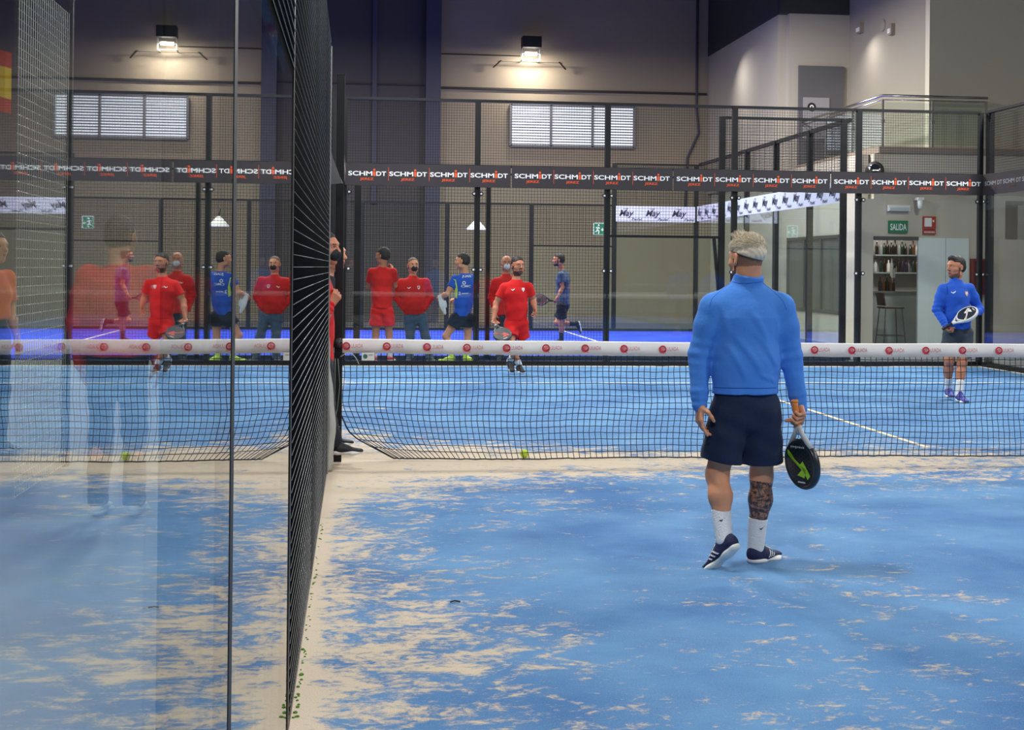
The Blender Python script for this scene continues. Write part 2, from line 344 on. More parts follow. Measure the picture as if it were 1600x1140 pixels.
# flood lamp on the back wall
def lamp(x, z):
    t = thing('flood_lamp', 'black box floodlight on a white bracket lighting the beige back wall', 'lamp', (x, BY-.2, z))
    k = MB(); k.box((x-.26, BY-.75, z+.12), (x+.26, BY-.35, z+.42)); k.build('ballast_box', RUBBER, t)
    k = MB()
    for s in (-1, 1):
        k.bar((x+s*.24, BY-.5, z+.12), (x+s*.24, BY-.5, z-.18), .025); k.bar((x+s*.24, BY-.5, z-.18), (x+s*.24, BY-.005, z-.18), .025)
    k.bar((x-.24, BY-.5, z-.02), (x+.24, BY-.5, z-.02), .02); k.bar((x-.24, BY-.5, z-.18), (x+.24, BY-.5, z-.18), .02); k.build('bracket', WHITE, t)
    k = MB(); k.box((x-.16, BY-.52, z-.06), (x+.16, BY-.42, z+.02)); k.build('lamp_tube', mat('lamp_glow', (1, 1, 1), emit=(1, .95, .85), strength=14), t)
    k = MB()
    for s in (-1, 1): k.bar((x+s*.8, BY-.35, z-.2), (x+s*1.0, BY-.2, z-.38), .05, .015)
    k.bar((x-.9, BY-.3, z-.22), (x+.9, BY-.3, z-.22), .012); k.build('side_shade', STEEL, t)
    l = area('flood_lamp_light', (x, BY-.75, z-.12), (x, BY+.35, z-2.6), .6, .12, 62, (1, .93, .82)); return t
lamp(4.83, 7.33)
# window in the back wall with louvres
SKY = mat('daylight_behind_window', (1, 1, 1), emit=(.85, .92, 1), strength=1.0)
wi = MB(); x0, x1, z0, z1 = 4.34, 7.79, 4.84, 5.98
for xx in (x0, 5.46, 6.62, x1): wi.box((xx-.035, BY-.10, z0), (xx+.035, BY-.01, z1))
wi.box((x0, BY-.1, z1-.03), (x1, BY-.01, z1+.03)); wi.box((x0, BY-.1, z0-.03), (x1, BY-.01, z0+.03))
w1 = struct(wi.build('window_1', mat('window_frame_grey', rgb(120, 118, 120), rough=.5)))
k = MB(); k.box((x0+.03, BY-.03, z0+.03), (x1-.03, BY-.015, z1-.03)); k.build('pane', SKY, w1)
k = MB(); n = 15
for i in range(n):
    z = z0+.05+(z1-z0-.08)*i/(n-1)
    k.add([(x0+.04, BY-.09, z-.018), (x1-.04, BY-.09, z-.018), (x1-.04, BY-.045, z+.024), (x0+.04, BY-.045, z+.024), (x0+.04, BY-.088, z-.018), (x1-.04, BY-.088, z-.018), (x1-.04, BY-.042, z+.018), (x0+.04, BY-.042, z+.018)],
          [(0, 1, 2, 3), (4, 5, 6, 7), (0, 1, 5, 4), (2, 3, 7, 6)])
k.build('louvre', mat('louvre_metal', rgb(150, 150, 156), rough=.4, metal=.3), w1)

# ------------------------------------------------------------------ the bar and its front
DW = mat('white_door_paint', rgb(222, 232, 228), rough=.35)
for i, (a, b) in enumerate(((11.10, 11.66), (11.67, 12.14))):
    struct(boxobj('door_%d' % (i+2), (a, 24.97, 0), (b, 25.03, 2.15), DW), ('left' if i == 0 else 'right')+' white leaf of the bar door, folded shut')
struct(boxobj('trim_7', (10.2, 24.95, 2.10), (11.1, 25.22, 2.17), mat('dark_frame', rgb(84, 82, 82), rough=.5)))
BARW = mat('bar_back_wall', rgb(186, 178, 172), rough=.6)
struct(boxobj('wall_bar_back', (10.16, 28.6, -.02), (15, 28.7, 3.7), BARW))
struct(boxobj('ceiling_bar', (10.16, 25.2, 3.0), (15, 28.6, 3.05), WHITE))
cn = thing('bar_counter', 'pale bar counter with a thin top seen through the open bar doorway', 'counter', (11.8, 26.7, 0))
boxobj('body', (10.7, 26.6, 0), (14.5, 27.1, 1.03), mat('counter_front', rgb(176, 184, 182), rough=.3, noise=(.8, .1)), cn)
boxobj('worktop', (10.66, 26.5, 1.03), (14.5, 27.15, 1.08), mat('counter_top', rgb(140, 138, 134), rough=.25), cn)
st = thing('bar_stool', 'high bar stool with dark seat on thin metal legs before the bar counter', 'stool', (10.9, 25.75, 0))
SEAT = mat('dark_brown_seat', rgb(72, 52, 50), rough=.5)
k = MB(); k.box((10.66, 25.55, .74), (11.08, 25.95, .78)); so = k.build('seat', SEAT, st)
bv = so.modifiers.new('bevel', 'BEVEL'); bv.width = .015; bv.segments = 3
k = MB(); pts = []
for i in range(7):
    a = -.6+1.2*i/6; pts.append((10.66+.05*(1-math.cos(a)), 25.75+.2*math.sin(a)/.56))
for i in range(6):
    (xa, ya), (xb, yb) = pts[i], pts[i+1]
    k.add([(xa, ya, .8), (xb, yb, .8), (xb-.04, yb, 1.06), (xa-.04, ya, 1.06), (xa+.02, ya, .8), (xb+.02, yb, .8), (xb-.02, yb, 1.06), (xa-.02, ya, 1.06)], [(0, 1, 2, 3), (7, 6, 5, 4), (3, 2, 6, 7), (1, 0, 4, 5), (0, 3, 7, 4), (1, 5, 6, 2)])
k.build('backrest', SEAT, st, smooth=False)
LEG = mat('stool_metal', rgb(90, 92, 94), rough=.3, metal=.8)
for (sx, sy) in ((-1, -1), (1, -1), (1, 1), (-1, 1)):
    k = MB(); k.cyl((10.87+sx*.17, 25.75+sy*.16, .75), (10.87+sx*.23, 25.75+sy*.22, 0), .011, 8); k.build('leg', LEG, st)
k = MB(); q = [(10.87+sx*.215, 25.75+sy*.2, .2) for sx, sy in ((-1, -1), (1, -1), (1, 1), (-1, 1), (-1, -1))]; k.tube(q, .009, 6); k.build('footrest', LEG, st)
sh = []
for z in (1.86, 1.47):
    s_ = boxobj('shelf', (11.55, 28.3, z-.03), (12.75, 28.58, z), mat('shelf_glass', rgb(150, 160, 158), rough=.15)); tag(s_, ('upper' if z > 1.6 else 'lower')+' bottle shelf on the back wall of the bar', 'shelf', 'bar shelves')
BC = [rgb(40, 26, 18), rgb(30, 50, 34), rgb(196, 198, 194), rgb(120, 70, 30), rgb(150, 150, 152), rgb(48, 36, 60), rgb(230, 228, 220)]
BM = [mat('bottle_glass_%d' % i, c, rough=.15) for i, c in enumerate(BC)]
def bottle(x, y, z, h, m, label, group):
    t = thing('bottle', label, 'bottle', (x, y, z), group); r = h*.13
    k = MB(); k.lathe((x, y, z), [(r*.9, 0), (r, .01), (r, h*.6), (r*.4, h*.75), (r*.36, h*.92)], 10); k.build('glass', m, t, smooth=True)
    k = MB(); k.lathe((x, y, z), [(r*.42, h*.92), (r*.42, h)], 8); k.build('cap', BM[(int(x*100)) % 7], t)
for row, z in enumerate((1.86, 1.47)):
    for i in range(13):
        bottle(11.62+i*.085+random.uniform(-.01, .01), 28.42+random.uniform(-.05, .05), z, random.uniform(.25, .33), random.choice(BM), 'liquor bottle in the row on the %s bar shelf' % ('upper' if row == 0 else 'lower'), 'bottles on the %s bar shelf' % ('upper' if row == 0 else 'lower'))
for i, (x, h, c) in enumerate(((11.02, .30, 0), (11.10, .28, 3), (11.17, .31, 1), (11.25, .30, 3), (11.32, .24, 0))):
    bottle(x, 26.7, 1.08, h, BM[c], 'dark bottle standing among others on the left end of the bar counter', 'bottles on the bar counter')
t = thing('beer_tap', 'slim chrome beer tap rising from the bar counter', 'beer tap', (11.3, 26.85, 1.08))
k = MB(); k.cyl((11.36, 26.9, 1.08), (11.36, 26.9, 1.5), .02, 10); k.build('column', CHROME, t); k = MB(); k.box((11.33, 26.8, 1.36), (11.39, 26.92, 1.56)); k.build('tap_head', WHITE, t); k = MB(); k.cyl((11.36, 26.82, 1.5), (11.36, 26.78, 1.62), .009, 8); k.build('tap_handle', RUBBER, t)
# signs
GREEN = mat('sign_green', rgb(24, 110, 74), rough=.5, emit=rgb(24, 110, 74), strength=.12)
s_ = thing('exit_sign', 'green sign reading SALIDA above the bar doorway', 'sign', (10.68, 24.96, 2.36))
k = MB(); k.box((10.49, 24.95, 2.24), (10.88, 24.985, 2.48)); k.build('sign_plate', GREEN, s_)
k = MB(); put_text(k, 'SALIDA', (10.52, 24.945, 2.29), (1, 0, 0), (0, 0, 1), .33, .13, offset=.02); k.build('lettering', LETTER, s_)
s_ = thing('fire_hose_sign', 'red and white fire equipment sign above the white doors', 'sign', (11.32, 24.96, 2.4))
RED = mat('sign_red', rgb(176, 60, 48), rough=.5)
k = MB(); k.box((11.19, 24.95, 2.32), (11.45, 24.985, 2.57)); k.box((11.19, 24.95, 2.22), (11.45, 24.985, 2.305)); k.build('sign_plate', RED, s_)
k = MB(); k.box((11.215, 24.94, 2.37), (11.36, 24.95, 2.54)); k.box((11.38, 24.94, 2.46), (11.41, 24.95, 2.5)); k.build('pictogram', WHITE, s_)
k = MB(); put_text(k, 'MANGUERA', (11.21, 24.945, 2.245), (1, 0, 0), (0, 0, 1), .22, .035); k.build('lettering', LETTER, s_)
s_ = thing('emergency_light', 'white emergency light box above the SALIDA sign', 'light', (10.68, 24.9, 2.75))
k = MB(); k.box((10.46, 24.9, 2.66), (10.9, 24.99, 2.78)); k.build('housing', WHITE, s_); k = MB(); k.box((10.48, 24.88, 2.67), (10.88, 24.9, 2.73)); k.build('diffuser', mat('frosted', rgb(200, 205, 205), rough=.3), s_)
s_ = thing('security_camera', 'small white dome camera on a bracket above the bar front', 'camera', (11.05, 24.8, 2.85))
k = MB(); k.box((11.0, 24.75, 2.88), (11.12, 24.99, 2.93)); k.build('bracket', WHITE, s_); k = MB(); k.lathe((11.06, 24.8, 2.7), [(.01, 0), (.04, .02), (.05, .08), (.055, .18)], 14); k.build('housing', WHITE, s_, smooth=True)
s_ = thing('convex_mirror', 'round convex mirror with a dark rim under the mezzanine corner', 'mirror', (10.05, 24.8, 3.45))
k = MB(); c = Vector((10.12, 24.75, 3.42))
k.lathe((0, 0, 0), [(.17, 0), (.19, -.02), (.18, -.05), (.02, -.06)], 24, axis='y'); rim = k.build('rim', RUBBER, smooth=True)
k = MB(); k.lathe((0, 0, 0), [(.002, -.09), (.06, -.085), (.12, -.065), (.165, -.035)], 24, axis='y'); mi_ = k.build('mirror_face', mat('mirror_face', (.7, .7, .7), rough=.03, metal=1), smooth=True)
for o_ in (rim, mi_): o_.rotation_euler = (0, 0, -.7); o_.parent = s_; o_.location = c-Vector(s_.location)
k = MB(); k.bar((10.12, 24.78, 3.42), (10.28, 25.0, 3.6), .03); k.build('arm', STEEL, s_)
s_ = thing('extinguisher_cabinet', 'dark red fire cabinet on the wall beside the white doors', 'fire cabinet', (12.3, 24.9, 1.3))
boxobj('cabinet', (12.17, 24.84, 1.05), (12.5, 24.99, 1.75), mat('cabinet_red', rgb(120, 24, 24), rough=.4), s_); boxobj('front_panel', (12.2, 24.825, 1.1), (12.47, 24.84, 1.7), mat('cabinet_glass', rgb(90, 30, 30), rough=.1), s_)
# green running man signs on the far fence
def run_sign(x, y, z, label):
    s_ = thing('exit_sign', label, 'sign', (x, y, z)); w, h = .26, .29
    k = MB(); k.box((x, y, z), (x+w, y+.02, z+h)); k.build('sign_plate', GREEN, s_)
    k = MB(); q = y-.004
    def bar(a, b, t): k.bar((x+a[0]*w, q, z+a[1]*h), (x+b[0]*w, q, z+b[1]*h), t, .004, up=(0, 1, 0))
    disc(k, (x+.47*w, q, z+.8*h), (1, 0, 0), (0, 0, 1), .022, 12)
    bar((.42, .7), (.38, .42), .035); bar((.42, .68), (.24, .58), .018); bar((.42, .68), (.58, .54), .018); bar((.38, .44), (.52, .3), .022); bar((.52, .3), (.46, .1), .02); bar((.38, .44), (.28, .28), .022); bar((.28, .28), (.12, .26), .018)
    bar((.68, .45), (.9, .45), .016); bar((.8, .56), (.92, .45), .016); bar((.8, .34), (.92, .45), .016)
    for a, b in (((0, .02), (1, .02)), ((0, .98), (1, .98)), ((.02, 0), (.02, 1)), ((.98, 0), (.98, 1))): bar(a, b, .012)
    k.build('pictogram', LETTER, s_)
run_sign(5.79, 31.424, 2.29, 'green and white running man exit sign on the far fence')
# white shade hanging before the far fence
t = thing('ceiling_shade', 'white triangular canopy shade hanging beyond the first fence', 'shade', (2.95, 31.2, 2.36))
k = MB(); k.lathe((2.95, 31.0, 2.36), [(.02, .0), (.235, 0), (.235, .03), (.08, .2), (.03, .24)], 20); k.build('shade', mat('shade_white', rgb(220, 220, 212), rough=.5), t, smooth=False)
k = MB(); k.cyl((2.95, 31.0, 2.6), (2.95, 31.36, 2.78), .01, 6); k.build('arm', STEEL, t)
# ------------------------------------------------------------------ fences: posts, wire, glass
try: S.cycles.transparent_max_bounces = 32; S.cycles.max_bounces = 14
except Exception: pass
def wire_panel(axis, c, a0, a1, z0, z1, label, group, pitch=.04, r=.002, m=WIRE, n=4, cat='wire mesh'):
    hs = 3 if isinstance(m, list) else -1
    k = MB()
    def pt(a, z, off): return (a, c+off, z) if axis == 'x' else (c+off, a, z)
    nv = max(1, int(round((a1-a0)/pitch))); nh = max(1, int(round((z1-z0)/pitch)))
    for i in range(nv+1):
        a = a0+(a1-a0)*i/nv; k.tube([pt(a, z0, r), pt(a, z1, r)], r, n)
    for j in range(nh+1):
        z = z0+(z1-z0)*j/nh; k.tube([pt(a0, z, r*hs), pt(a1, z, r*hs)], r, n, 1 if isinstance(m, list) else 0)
    o = k.build('wire_fence', m, smooth=(n > 4), fix=False)
    return tag(o, label, cat, group)
def post(x, y, h, label, group, w=.08, d=.08, z0=0., m=STEEL, bolts=None):
    t = thing('fence_post', label, 'post', (x, y, 0), group)
    k = MB(); k.box((x-w/2, y-d/2, z0), (x+w/2, y+d/2, h)); o = k.build('shaft', m, t); bv = o.modifiers.new('bevel', 'BEVEL'); bv.width = .004; bv.segments = 2
    boxobj('cap', (x-w/2-.003, y-d/2-.003, h), (x+w/2+.003, y+d/2+.003, h+.012), RUBBER, t)
    return t
def pane(axis, c, a0, a1, h, label, group, bolts=(), th=.012, z0=.07, side=-1):
    """one toughened glass sheet with its clamp bolts; side is the face the bolt heads show on"""
    A, B = ((a0, c, z0), (a1, c+th, h)) if axis == 'x' else ((c-th, a0, z0), (c, a1, h))
    t = thing('glass_screen', label, 'glass screen', ((a0+a1)/2, c, 0) if axis == 'x' else (c, (a0+a1)/2, 0), group)
    boxobj('glass_sheet', A, B, GLASS if c == 0 and a0 < 5 else GLASS_FAR, t)
    for (a, z) in bolts:
        k = MB()
        if axis == 'x':
            k.lathe((a, c, z), [(.030, -.001*side*-1), (.034, side*.006), (.030, side*.012)], 14, 0, axis='y')
            disc(k, (a, c+side*.0135, z), (1, 0, 0), (0, 0, 1), .016, 12, 1)
        else:
            k.cyl((c, a, z), (c+.012*-side, a, z), .03, 14, 0); disc(k, (c+.0135*-side, a, z), (0, 1, 0), (0, 0, 1), .016, 12, 1)
        k.build('bolt', [RUBBER, WHITE], t)
    return t

# --- near court, far end wall
G1 = 'posts of the far end wall'
for i, x in enumerate((0, 2, 4, 6, 8, 10)):
    post(x-.0, 20.06, 4.0, 'black steel post of the far end wall, %s from the left' % ('first', 'second', 'third', 'fourth', 'fifth', 'last')[i], G1, .085 if 0 < i < 5 else .07)
names5 = ('leftmost', 'second', 'middle', 'fourth', 'rightmost')
for i in range(5):
    x = 2*i
    bl = [(x+.055 if i else .07, z) for z in (.30, 1.45, 2.6)]+[(x+1.945 if i < 4 else 9.92, z) for z in (.30, 1.45, 2.6)]
    pane('x', 20.0, x+.012, x+1.988, 3.0, '%s clear glass sheet of the far end wall behind the net' % names5[i], 'glass sheets of the far end wall', bl)
    wire_panel('x', 20.06, x+.04, x+1.96, 3.02, 3.98, '%s wire mesh panel above the far glass wall' % names5[i], 'mesh above the far glass wall')
tag(boxobj('fence_rail', (0, 20.03, 3.99), (10, 20.08, 4.03), STEEL), 'thin black top rail of the far end wall', 'rail')
tag(boxobj('fence_rail', (0, 20.03, 3.0), (10, 20.08, 3.04), STEEL), 'black middle rail just above the banners of the far end wall', 'rail')
tag(boxobj('base_beam', (0, 20.0, 0), (10, 20.10, .07), STEEL), 'black base beam under the far glass wall', 'beam')
# --- right side wall, far corner
for i, (a, b, h) in enumerate(((18, 20, 3.0), (16, 18, 3.0))):
    pane('y', 10.012, a+.01, b-.01, h, 'glass sheet of the right side wall, %s the far corner' % ('next to' if i == 0 else 'second from'), 'right side glass', [(b-.07, z) for z in (.3, 1.45, 2.6)], side=1)
    wire_panel('y', 10.06, a+.04, b-.04, 3.02, 3.98, 'wire mesh above the right side glass, %s the far corner' % ('next to' if i == 0 else 'second from'), 'mesh above the right side glass')
    post(10.07, b-2+0., 4.0, 'black post of the right side wall, %s' % ('first after the corner' if i == 0 else 'second after the corner'), 'posts of the right side wall')
post(10.10, 19.93, 4.0, 'broad black corner post on the right side wall', 'posts of the right side wall', .1, .1)
tag(boxobj('fence_rail', (10.04, 16, 3.99), (10.09, 20, 4.03), STEEL), 'black top rail of the right side wall', 'rail')
tag(boxobj('base_beam', (10.0, 16, 0), (10.1, 20, .07), STEEL), 'black base beam under the right side glass', 'beam')
# --- left side wall, beyond the net (seen edge on)
for i, (a, b, h) in enumerate(((18, 20, 3.0), (16, 18, 2.0))):
    pane('y', 0, a+.01, b-.01, h, 'edge-on glass sheet of the left side wall beyond the net, %s' % ('in the corner' if i == 0 else 'nearer one'), 'far left side glass')
for a, h in ((16, 3.0), (14, 3.0), (12, 3.0), (11.2, 3.0)):
    post(-.06, a, h, 'black post of the left side wall beyond the net, %s' % {16: 'at the glass', 14: 'second', 12: 'third', 11.2: 'at the gateway'}[a], 'far left side posts', .06, .06)
wire_panel('y', -.02, 11.2, 16, .05, 3.0, 'wire mesh of the left side wall beyond the net', 'far left side mesh', m=WIRE)
wire_panel('y', -.02, 16, 18, 2.05, 3.0, 'wire mesh above the lower glass on the far left side', 'far left side mesh', m=WIRE)
wire_panel('y', -.02, 18, 20, 3.02, 3.98, 'wire mesh above the corner glass on the far left side', 'far left side mesh', m=WIRE)
# gate post by the net
gp = post(.07, 10.0, 2.93, 'tall black gate post beside the left end of the net', 'gate posts', .06, .06)
# --- left side wall on the camera's side
pane('y', 0, -.9, 1.971, 3.0, 'nearest sheet of the left glass wall mirroring the court', 'near left glass', z0=.01)
pane('y', 0, 2.029, 3.99, 2.07, 'second sheet of the left glass wall mirroring the court', 'near left glass', z0=.01)
k = MB(); k.box((-.013, 1.972, .01), (.001, 2.028, 3.0)); tag(k.build('glass_joint', RUBBER), 'thin dark vertical joint between the two near glass sheets', 'joint')
k = MB(); k.box((-.075, 3.99, 0), (.003, 4.045, 3.1)); ep = k.build('fence_post', mat('steel_edge', rgb(40, 36, 33), rough=.4, spec=.5)); tag(ep, 'black steel post where the near glass ends and the mesh begins', 'post', 'near left posts')
for i, (y, nm) in enumerate(((6.0, 'first post behind the near side mesh'), (8.0, 'second post behind the near side mesh'))):
    k = MB(); k.box((-.06, y-.025, 0), (-.004, y+.025, 3.1)); tag(k.build('fence_post', STEEL), nm, 'post', 'near left posts')
for a, b, nm in ((4.05, 6, 'nearest'), (6, 8, 'middle'), (8, 9.4, 'farthest')):
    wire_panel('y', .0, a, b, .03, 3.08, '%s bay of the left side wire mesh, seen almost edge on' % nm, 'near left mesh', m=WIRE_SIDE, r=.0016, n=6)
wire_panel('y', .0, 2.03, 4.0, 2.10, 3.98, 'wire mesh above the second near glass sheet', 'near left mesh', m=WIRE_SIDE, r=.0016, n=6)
tag(boxobj('fence_rail', (-.04, 2.0, 2.072), (.0, 4.0, 2.1), MATTE), 'black rail on top of the second near glass sheet', 'rail')
k = MB(); k.box((-.05, 9.38, 0), (.012, 9.42, 3.05)); tag(k.build('gate_jamb', mat('galvanised_jamb', rgb(150, 150, 148), rough=.4, metal=.4)), 'grey steel edge of the gateway at the end of the side mesh', 'jamb')
# black windscreen cloth tied behind the mesh and the glass
SCREEN = mat('black_windscreen_cloth', rgb(22, 22, 23), rough=.9, spec=.1, bump=(40, .2))
k = MB(); n = 60; vs = []
for i in range(n+1):
    y = 2.09+(9.36-2.09)*i/n; dx = .012*math.sin(y*5.3)+.008*math.sin(y*13)
    vs += [(-.13+dx, y, 0.0), (-.13+dx*.5, y, 3.98 if y < 4.2 else 3.12), (-.125+dx*.5, y, 3.98 if y < 4.2 else 3.12), (-.125+dx, y, 0.0)]
k.add(vs, [(4*i+a, 4*i+4+a, 4*i+4+(a+1) % 4, 4*i+(a+1) % 4) for i in range(n) for a in range(4)]+[(0, 1, 2, 3), (4*n, 4*n+3, 4*n+2, 4*n+1)])
tag(k.build('windscreen_cloth', SCREEN, smooth=False), 'black windscreen cloth hung behind the left side mesh and glass', 'windscreen')
# pale cloth flaring out at the foot of the gateway
k = MB(); n = 14; vs = []
for i in range(n+1):
    t = i/n; z = .95*(1-t)+.02; xx = .015+.05*math.sin(t*2.6)**2*(.3+t)+.004*math.sin(t*21); vs += [(-.02, 9.43, z), (xx, 9.40+.05*t, z), (xx-.006, 9.42+.05*t, z)]
k.add(vs, [(3*i, 3*i+3, 3*i+4, 3*i+1) for i in range(n)]+[(3*i+1, 3*i+4, 3*i+5, 3*i+2) for i in range(n)]+[(3*i+2, 3*i+5, 3*i+3, 3*i) for i in range(n)])
tag(k.build('gate_cloth', mat('grey_white_cloth', rgb(178, 176, 168), rough=.8), smooth=True), 'pale cloth edge hanging down at the gateway by the net', 'cloth')

# --- court behind
G2 = 'posts of the court behind'
for x, h, nm in ((8.25, 4, 'at its right corner, near side'), (6.17, 4, 'two metres left of the right corner, near side'), (4.25, 3, 'third on the near side'), (2.3, 3, 'fourth on the near side'), (.2, 3, 'fifth on the near side'), (-1.8, 3, 'leftmost on the near side')):
    post(x, 21.4, h, 'black post of the court behind, '+nm, G2, .10 if h > 3.5 or x == .2 else .07)
for x, h, nm in ((8.3, 4, 'right corner'), (6.3, 4, 'second'), (4.3, 3, 'third'), (2.3, 3, 'fourth'), (.3, 3, 'fifth'), (-1.7, 3, 'sixth')):
    post(x, 31.45, h, 'black post on the far side of the court behind, '+nm, G2, .10)
for i, y in enumerate((23.4, 25.4, 27.4, 29.4)):
    post(8.36, y, 4, 'black post on the right side of the court behind, %s from the front' % ('first', 'second', 'third', 'fourth')[i], G2, .10, .10)
for a, b, z0, z1, nm in ((6.2, 8.2, 3.02, 3.98, 'upper mesh at the right corner'), (4.28, 6.14, 2.03, 2.98, 'mesh above the low glass'), (2.3, 4.25, .05, 2.98, 'full height mesh, first bay'), (.25, 2.3, .05, 2.98, 'full height mesh, second bay'), (-1.8, .15, .05, 2.98, 'full height mesh, third bay')):
    wire_panel('x', 21.4, a, b, z0, z1, 'near side of the court behind, '+nm, 'near mesh of the court behind', pitch=.05, r=.0025)
pane('x', 21.38, 6.22, 8.2, 3.0, 'glass sheet at the right corner of the court behind, near side', 'glass of the court behind')
pane('x', 21.38, 4.28, 6.12, 2.0, 'low glass sheet of the court behind, near side', 'glass of the court behind')
tag(boxobj('fence_rail', (6.17, 21.37, 3.98), (8.25, 21.42, 4.02), STEEL), 'top rail of the court behind at its right corner, near side', 'rail')
tag(boxobj('fence_rail', (4.25, 21.37, 2.0), (6.17, 21.42, 2.04), STEEL), 'rail over the low glass sheet of the court behind', 'rail')
tag(boxobj('fence_rail', (-2, 21.37, 2.98), (6.17, 21.42, 3.01), STEEL), 'long top rail on the near side of the court behind', 'rail')
tag(boxobj('base_beam', (-2, 21.36, 0), (8.3, 21.43, .06), STEEL), 'black base beam on the near side of the court behind', 'beam')
k = MB(); k.bar((6.05, 21.42, 2.0), (6.17, 21.42, .75), .05); tag(k.build('brace', STEEL), 'slanting black brace below the rail of the court behind', 'brace')
for a, b, z0, z1, nm in ((6.35, 8.25, 3.02, 3.98, 'upper mesh at the corner'), (4.35, 6.25, 2.03, 2.98, 'mesh above the low glass'), (2.35, 4.25, .05, 2.98, 'first full bay'), (.35, 2.25, .05, 2.98, 'second full bay'), (-1.65, .25, .05, 2.98, 'third full bay')):
    wire_panel('x', 31.45, a, b, z0, z1, 'far side of the court behind, '+nm, 'far mesh of the court behind', pitch=.05, r=.003)
pane('x', 31.4, 6.32, 8.28, 3.0, 'glass sheet at the far right corner of the court behind', 'glass of the court behind')
pane('x', 31.4, 4.32, 6.28, 2.0, 'low glass sheet on the far side of the court behind', 'glass of the court behind')
tag(boxobj('fence_rail', (-2, 31.42, 2.98), (6.3, 31.47, 3.02), STEEL), 'top rail on the far side of the court behind', 'rail')
tag(boxobj('fence_rail', (6.3, 31.42, 3.97), (8.3, 31.47, 4.02), STEEL), 'high top rail at the far right corner of the court behind', 'rail')
tag(boxobj('fence_rail', (4.3, 31.42, 2.0), (6.3, 31.47, 2.04), STEEL), 'rail over the low glass on the far side of the court behind', 'rail')
tag(boxobj('base_beam', (-2, 31.4, 0), (8.3, 31.5, .06), STEEL), 'black base beam on the far side of the court behind', 'beam')
for i, y in enumerate((21.4, 23.4, 25.4, 27.4, 29.4)):
    nm = ('first', 'second', 'third', 'fourth', 'fifth')[i]
    pane('y', 8.312, y+.06, y+1.94, 3.0, '%s glass sheet along the right side of the court behind' % nm, 'right glass of the court behind', side=1)
    wire_panel('y', 8.36, y+.06, y+1.94, 3.02, 3.98, '%s mesh panel along the right side of the court behind' % nm, 'right mesh of the court behind', pitch=.05, r=.0025)
tag(boxobj('fence_rail', (8.33, 21.4, 3.97), (8.39, 31.4, 4.04), STEEL), 'sloping-looking top rail along the right side of the court behind', 'rail')
tag(boxobj('base_beam', (8.3, 21.4, 0), (8.4, 31.4, .06), STEEL), 'black base beam along the right side of the court behind', 'beam')
# --- pale mesh fence in the corridor outside the near glass
PALE = mat('pale_wire', rgb(200, 200, 194), rough=.4, metal=.3)
wire_panel('y', -1.9, 8.36, 9.8, .02, 3.3, 'pale wire fence in the corridor, seen through the near glass', None, pitch=.06, r=.003, m=PALE)
post(-1.9, 9.85, 3.4, 'slim post of the pale corridor fence', None, .05, .05)

# ------------------------------------------------------------------ banners
def advert(axis, c, a0, a1, logos, z0, z1, label, group, faded=False, flip=1):
    """vinyl strip with its printed names; axis x reads along +X, axis y reads towards the camera (-Y)"""
    if axis == 'x':
        u, n = Vector((1, 0, 0)), Vector((0, -1, 0)); P = lambda a, z, d: Vector((a, c-d, z))
    else:
        u, n = Vector((0, -1, 0)) if flip == 1 else Vector((0, 1, 0)), Vector((-flip, 0, 0)); P = lambda a, z, d: Vector((c-flip*d, a, z))
    t = thing('advertising_banner', label, 'banner', P((a0+a1)/2, z0, 0), group)
    k = MB(); N = 24; vs = []
    for i in range(N+1):
        a = a0+(a1-a0)*i/N; w = .003*math.sin(i*1.7); top = z1+.004*math.sin(i*.9)
        vs += [P(a, z0+w, 0), P(a, top, 0), P(a, top, -.004), P(a, z0+w, -.004)]
    k.add(vs, [(4*i+q, 4*i+4+q, 4*i+4+(q+1) % 4, 4*i+(q+1) % 4) for i in range(N) for q in range(4)]+[(0, 1, 2, 3), (4*N, 4*N+3, 4*N+2, 4*N+1)])
    k.build('strip', BANNER, t)
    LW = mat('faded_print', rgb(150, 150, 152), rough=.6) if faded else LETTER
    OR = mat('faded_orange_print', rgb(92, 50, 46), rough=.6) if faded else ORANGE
    v = Vector((0, 0, 1)); dz = (z1-z0)
    for i, a in enumerate(logos):
        o = P(a, z0+dz*.44, .003); w = .565
        k = MB()
        put_text(k, 'SCHM', o, u, v, w*.635, .068, 0, .022); put_text(k, 'DT', o+u*w*.735, u, v, w*.265, .066, 0, .022)
        ii = o+u*w*.655
        k.add([ii-v*.005, ii+u*.034-v*.005, ii+u*.034+v*.066, ii+v*.066], [(0, 1, 2, 3)], 1); disc(k, ii+u*.017+v*.090, u, v, .017, 12, 1)
        put_text(k, 'JEREZ', o+u*w*.31-v*.077, u, v, w*.36, .046, 1, .018)
        if i < len(logos)-1 and not faded: q = o+u*(.5955)+v*-.07; k.add([q, q+u*.006, q+u*.006+v*.2, q+v*.2], [(0, 1, 2, 3)], 1)
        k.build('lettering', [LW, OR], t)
Z0, Z1 = 2.695, 3.025
nm4 = ('leftmost', 'second', 'third', 'rightmost')
for i, L0 in enumerate((.054, 2.554, 5.057, 7.559)):
    advert('x', 19.945, 2.5*i+.012, 2.5*i+2.495, [L0+.610*j for j in range(4)], Z0, Z1, '%s charcoal banner with four white names across the far glass wall' % nm4[i], 'banners across the far glass wall')
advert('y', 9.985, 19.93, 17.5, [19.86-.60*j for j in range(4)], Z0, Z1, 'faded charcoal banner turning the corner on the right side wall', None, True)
advert('y', .012, 17.5, 19.93, [17.55+.6*j for j in range(4)], Z0, Z1, 'edge-on charcoal banner on the left side wall beyond the net', None, False, -1)
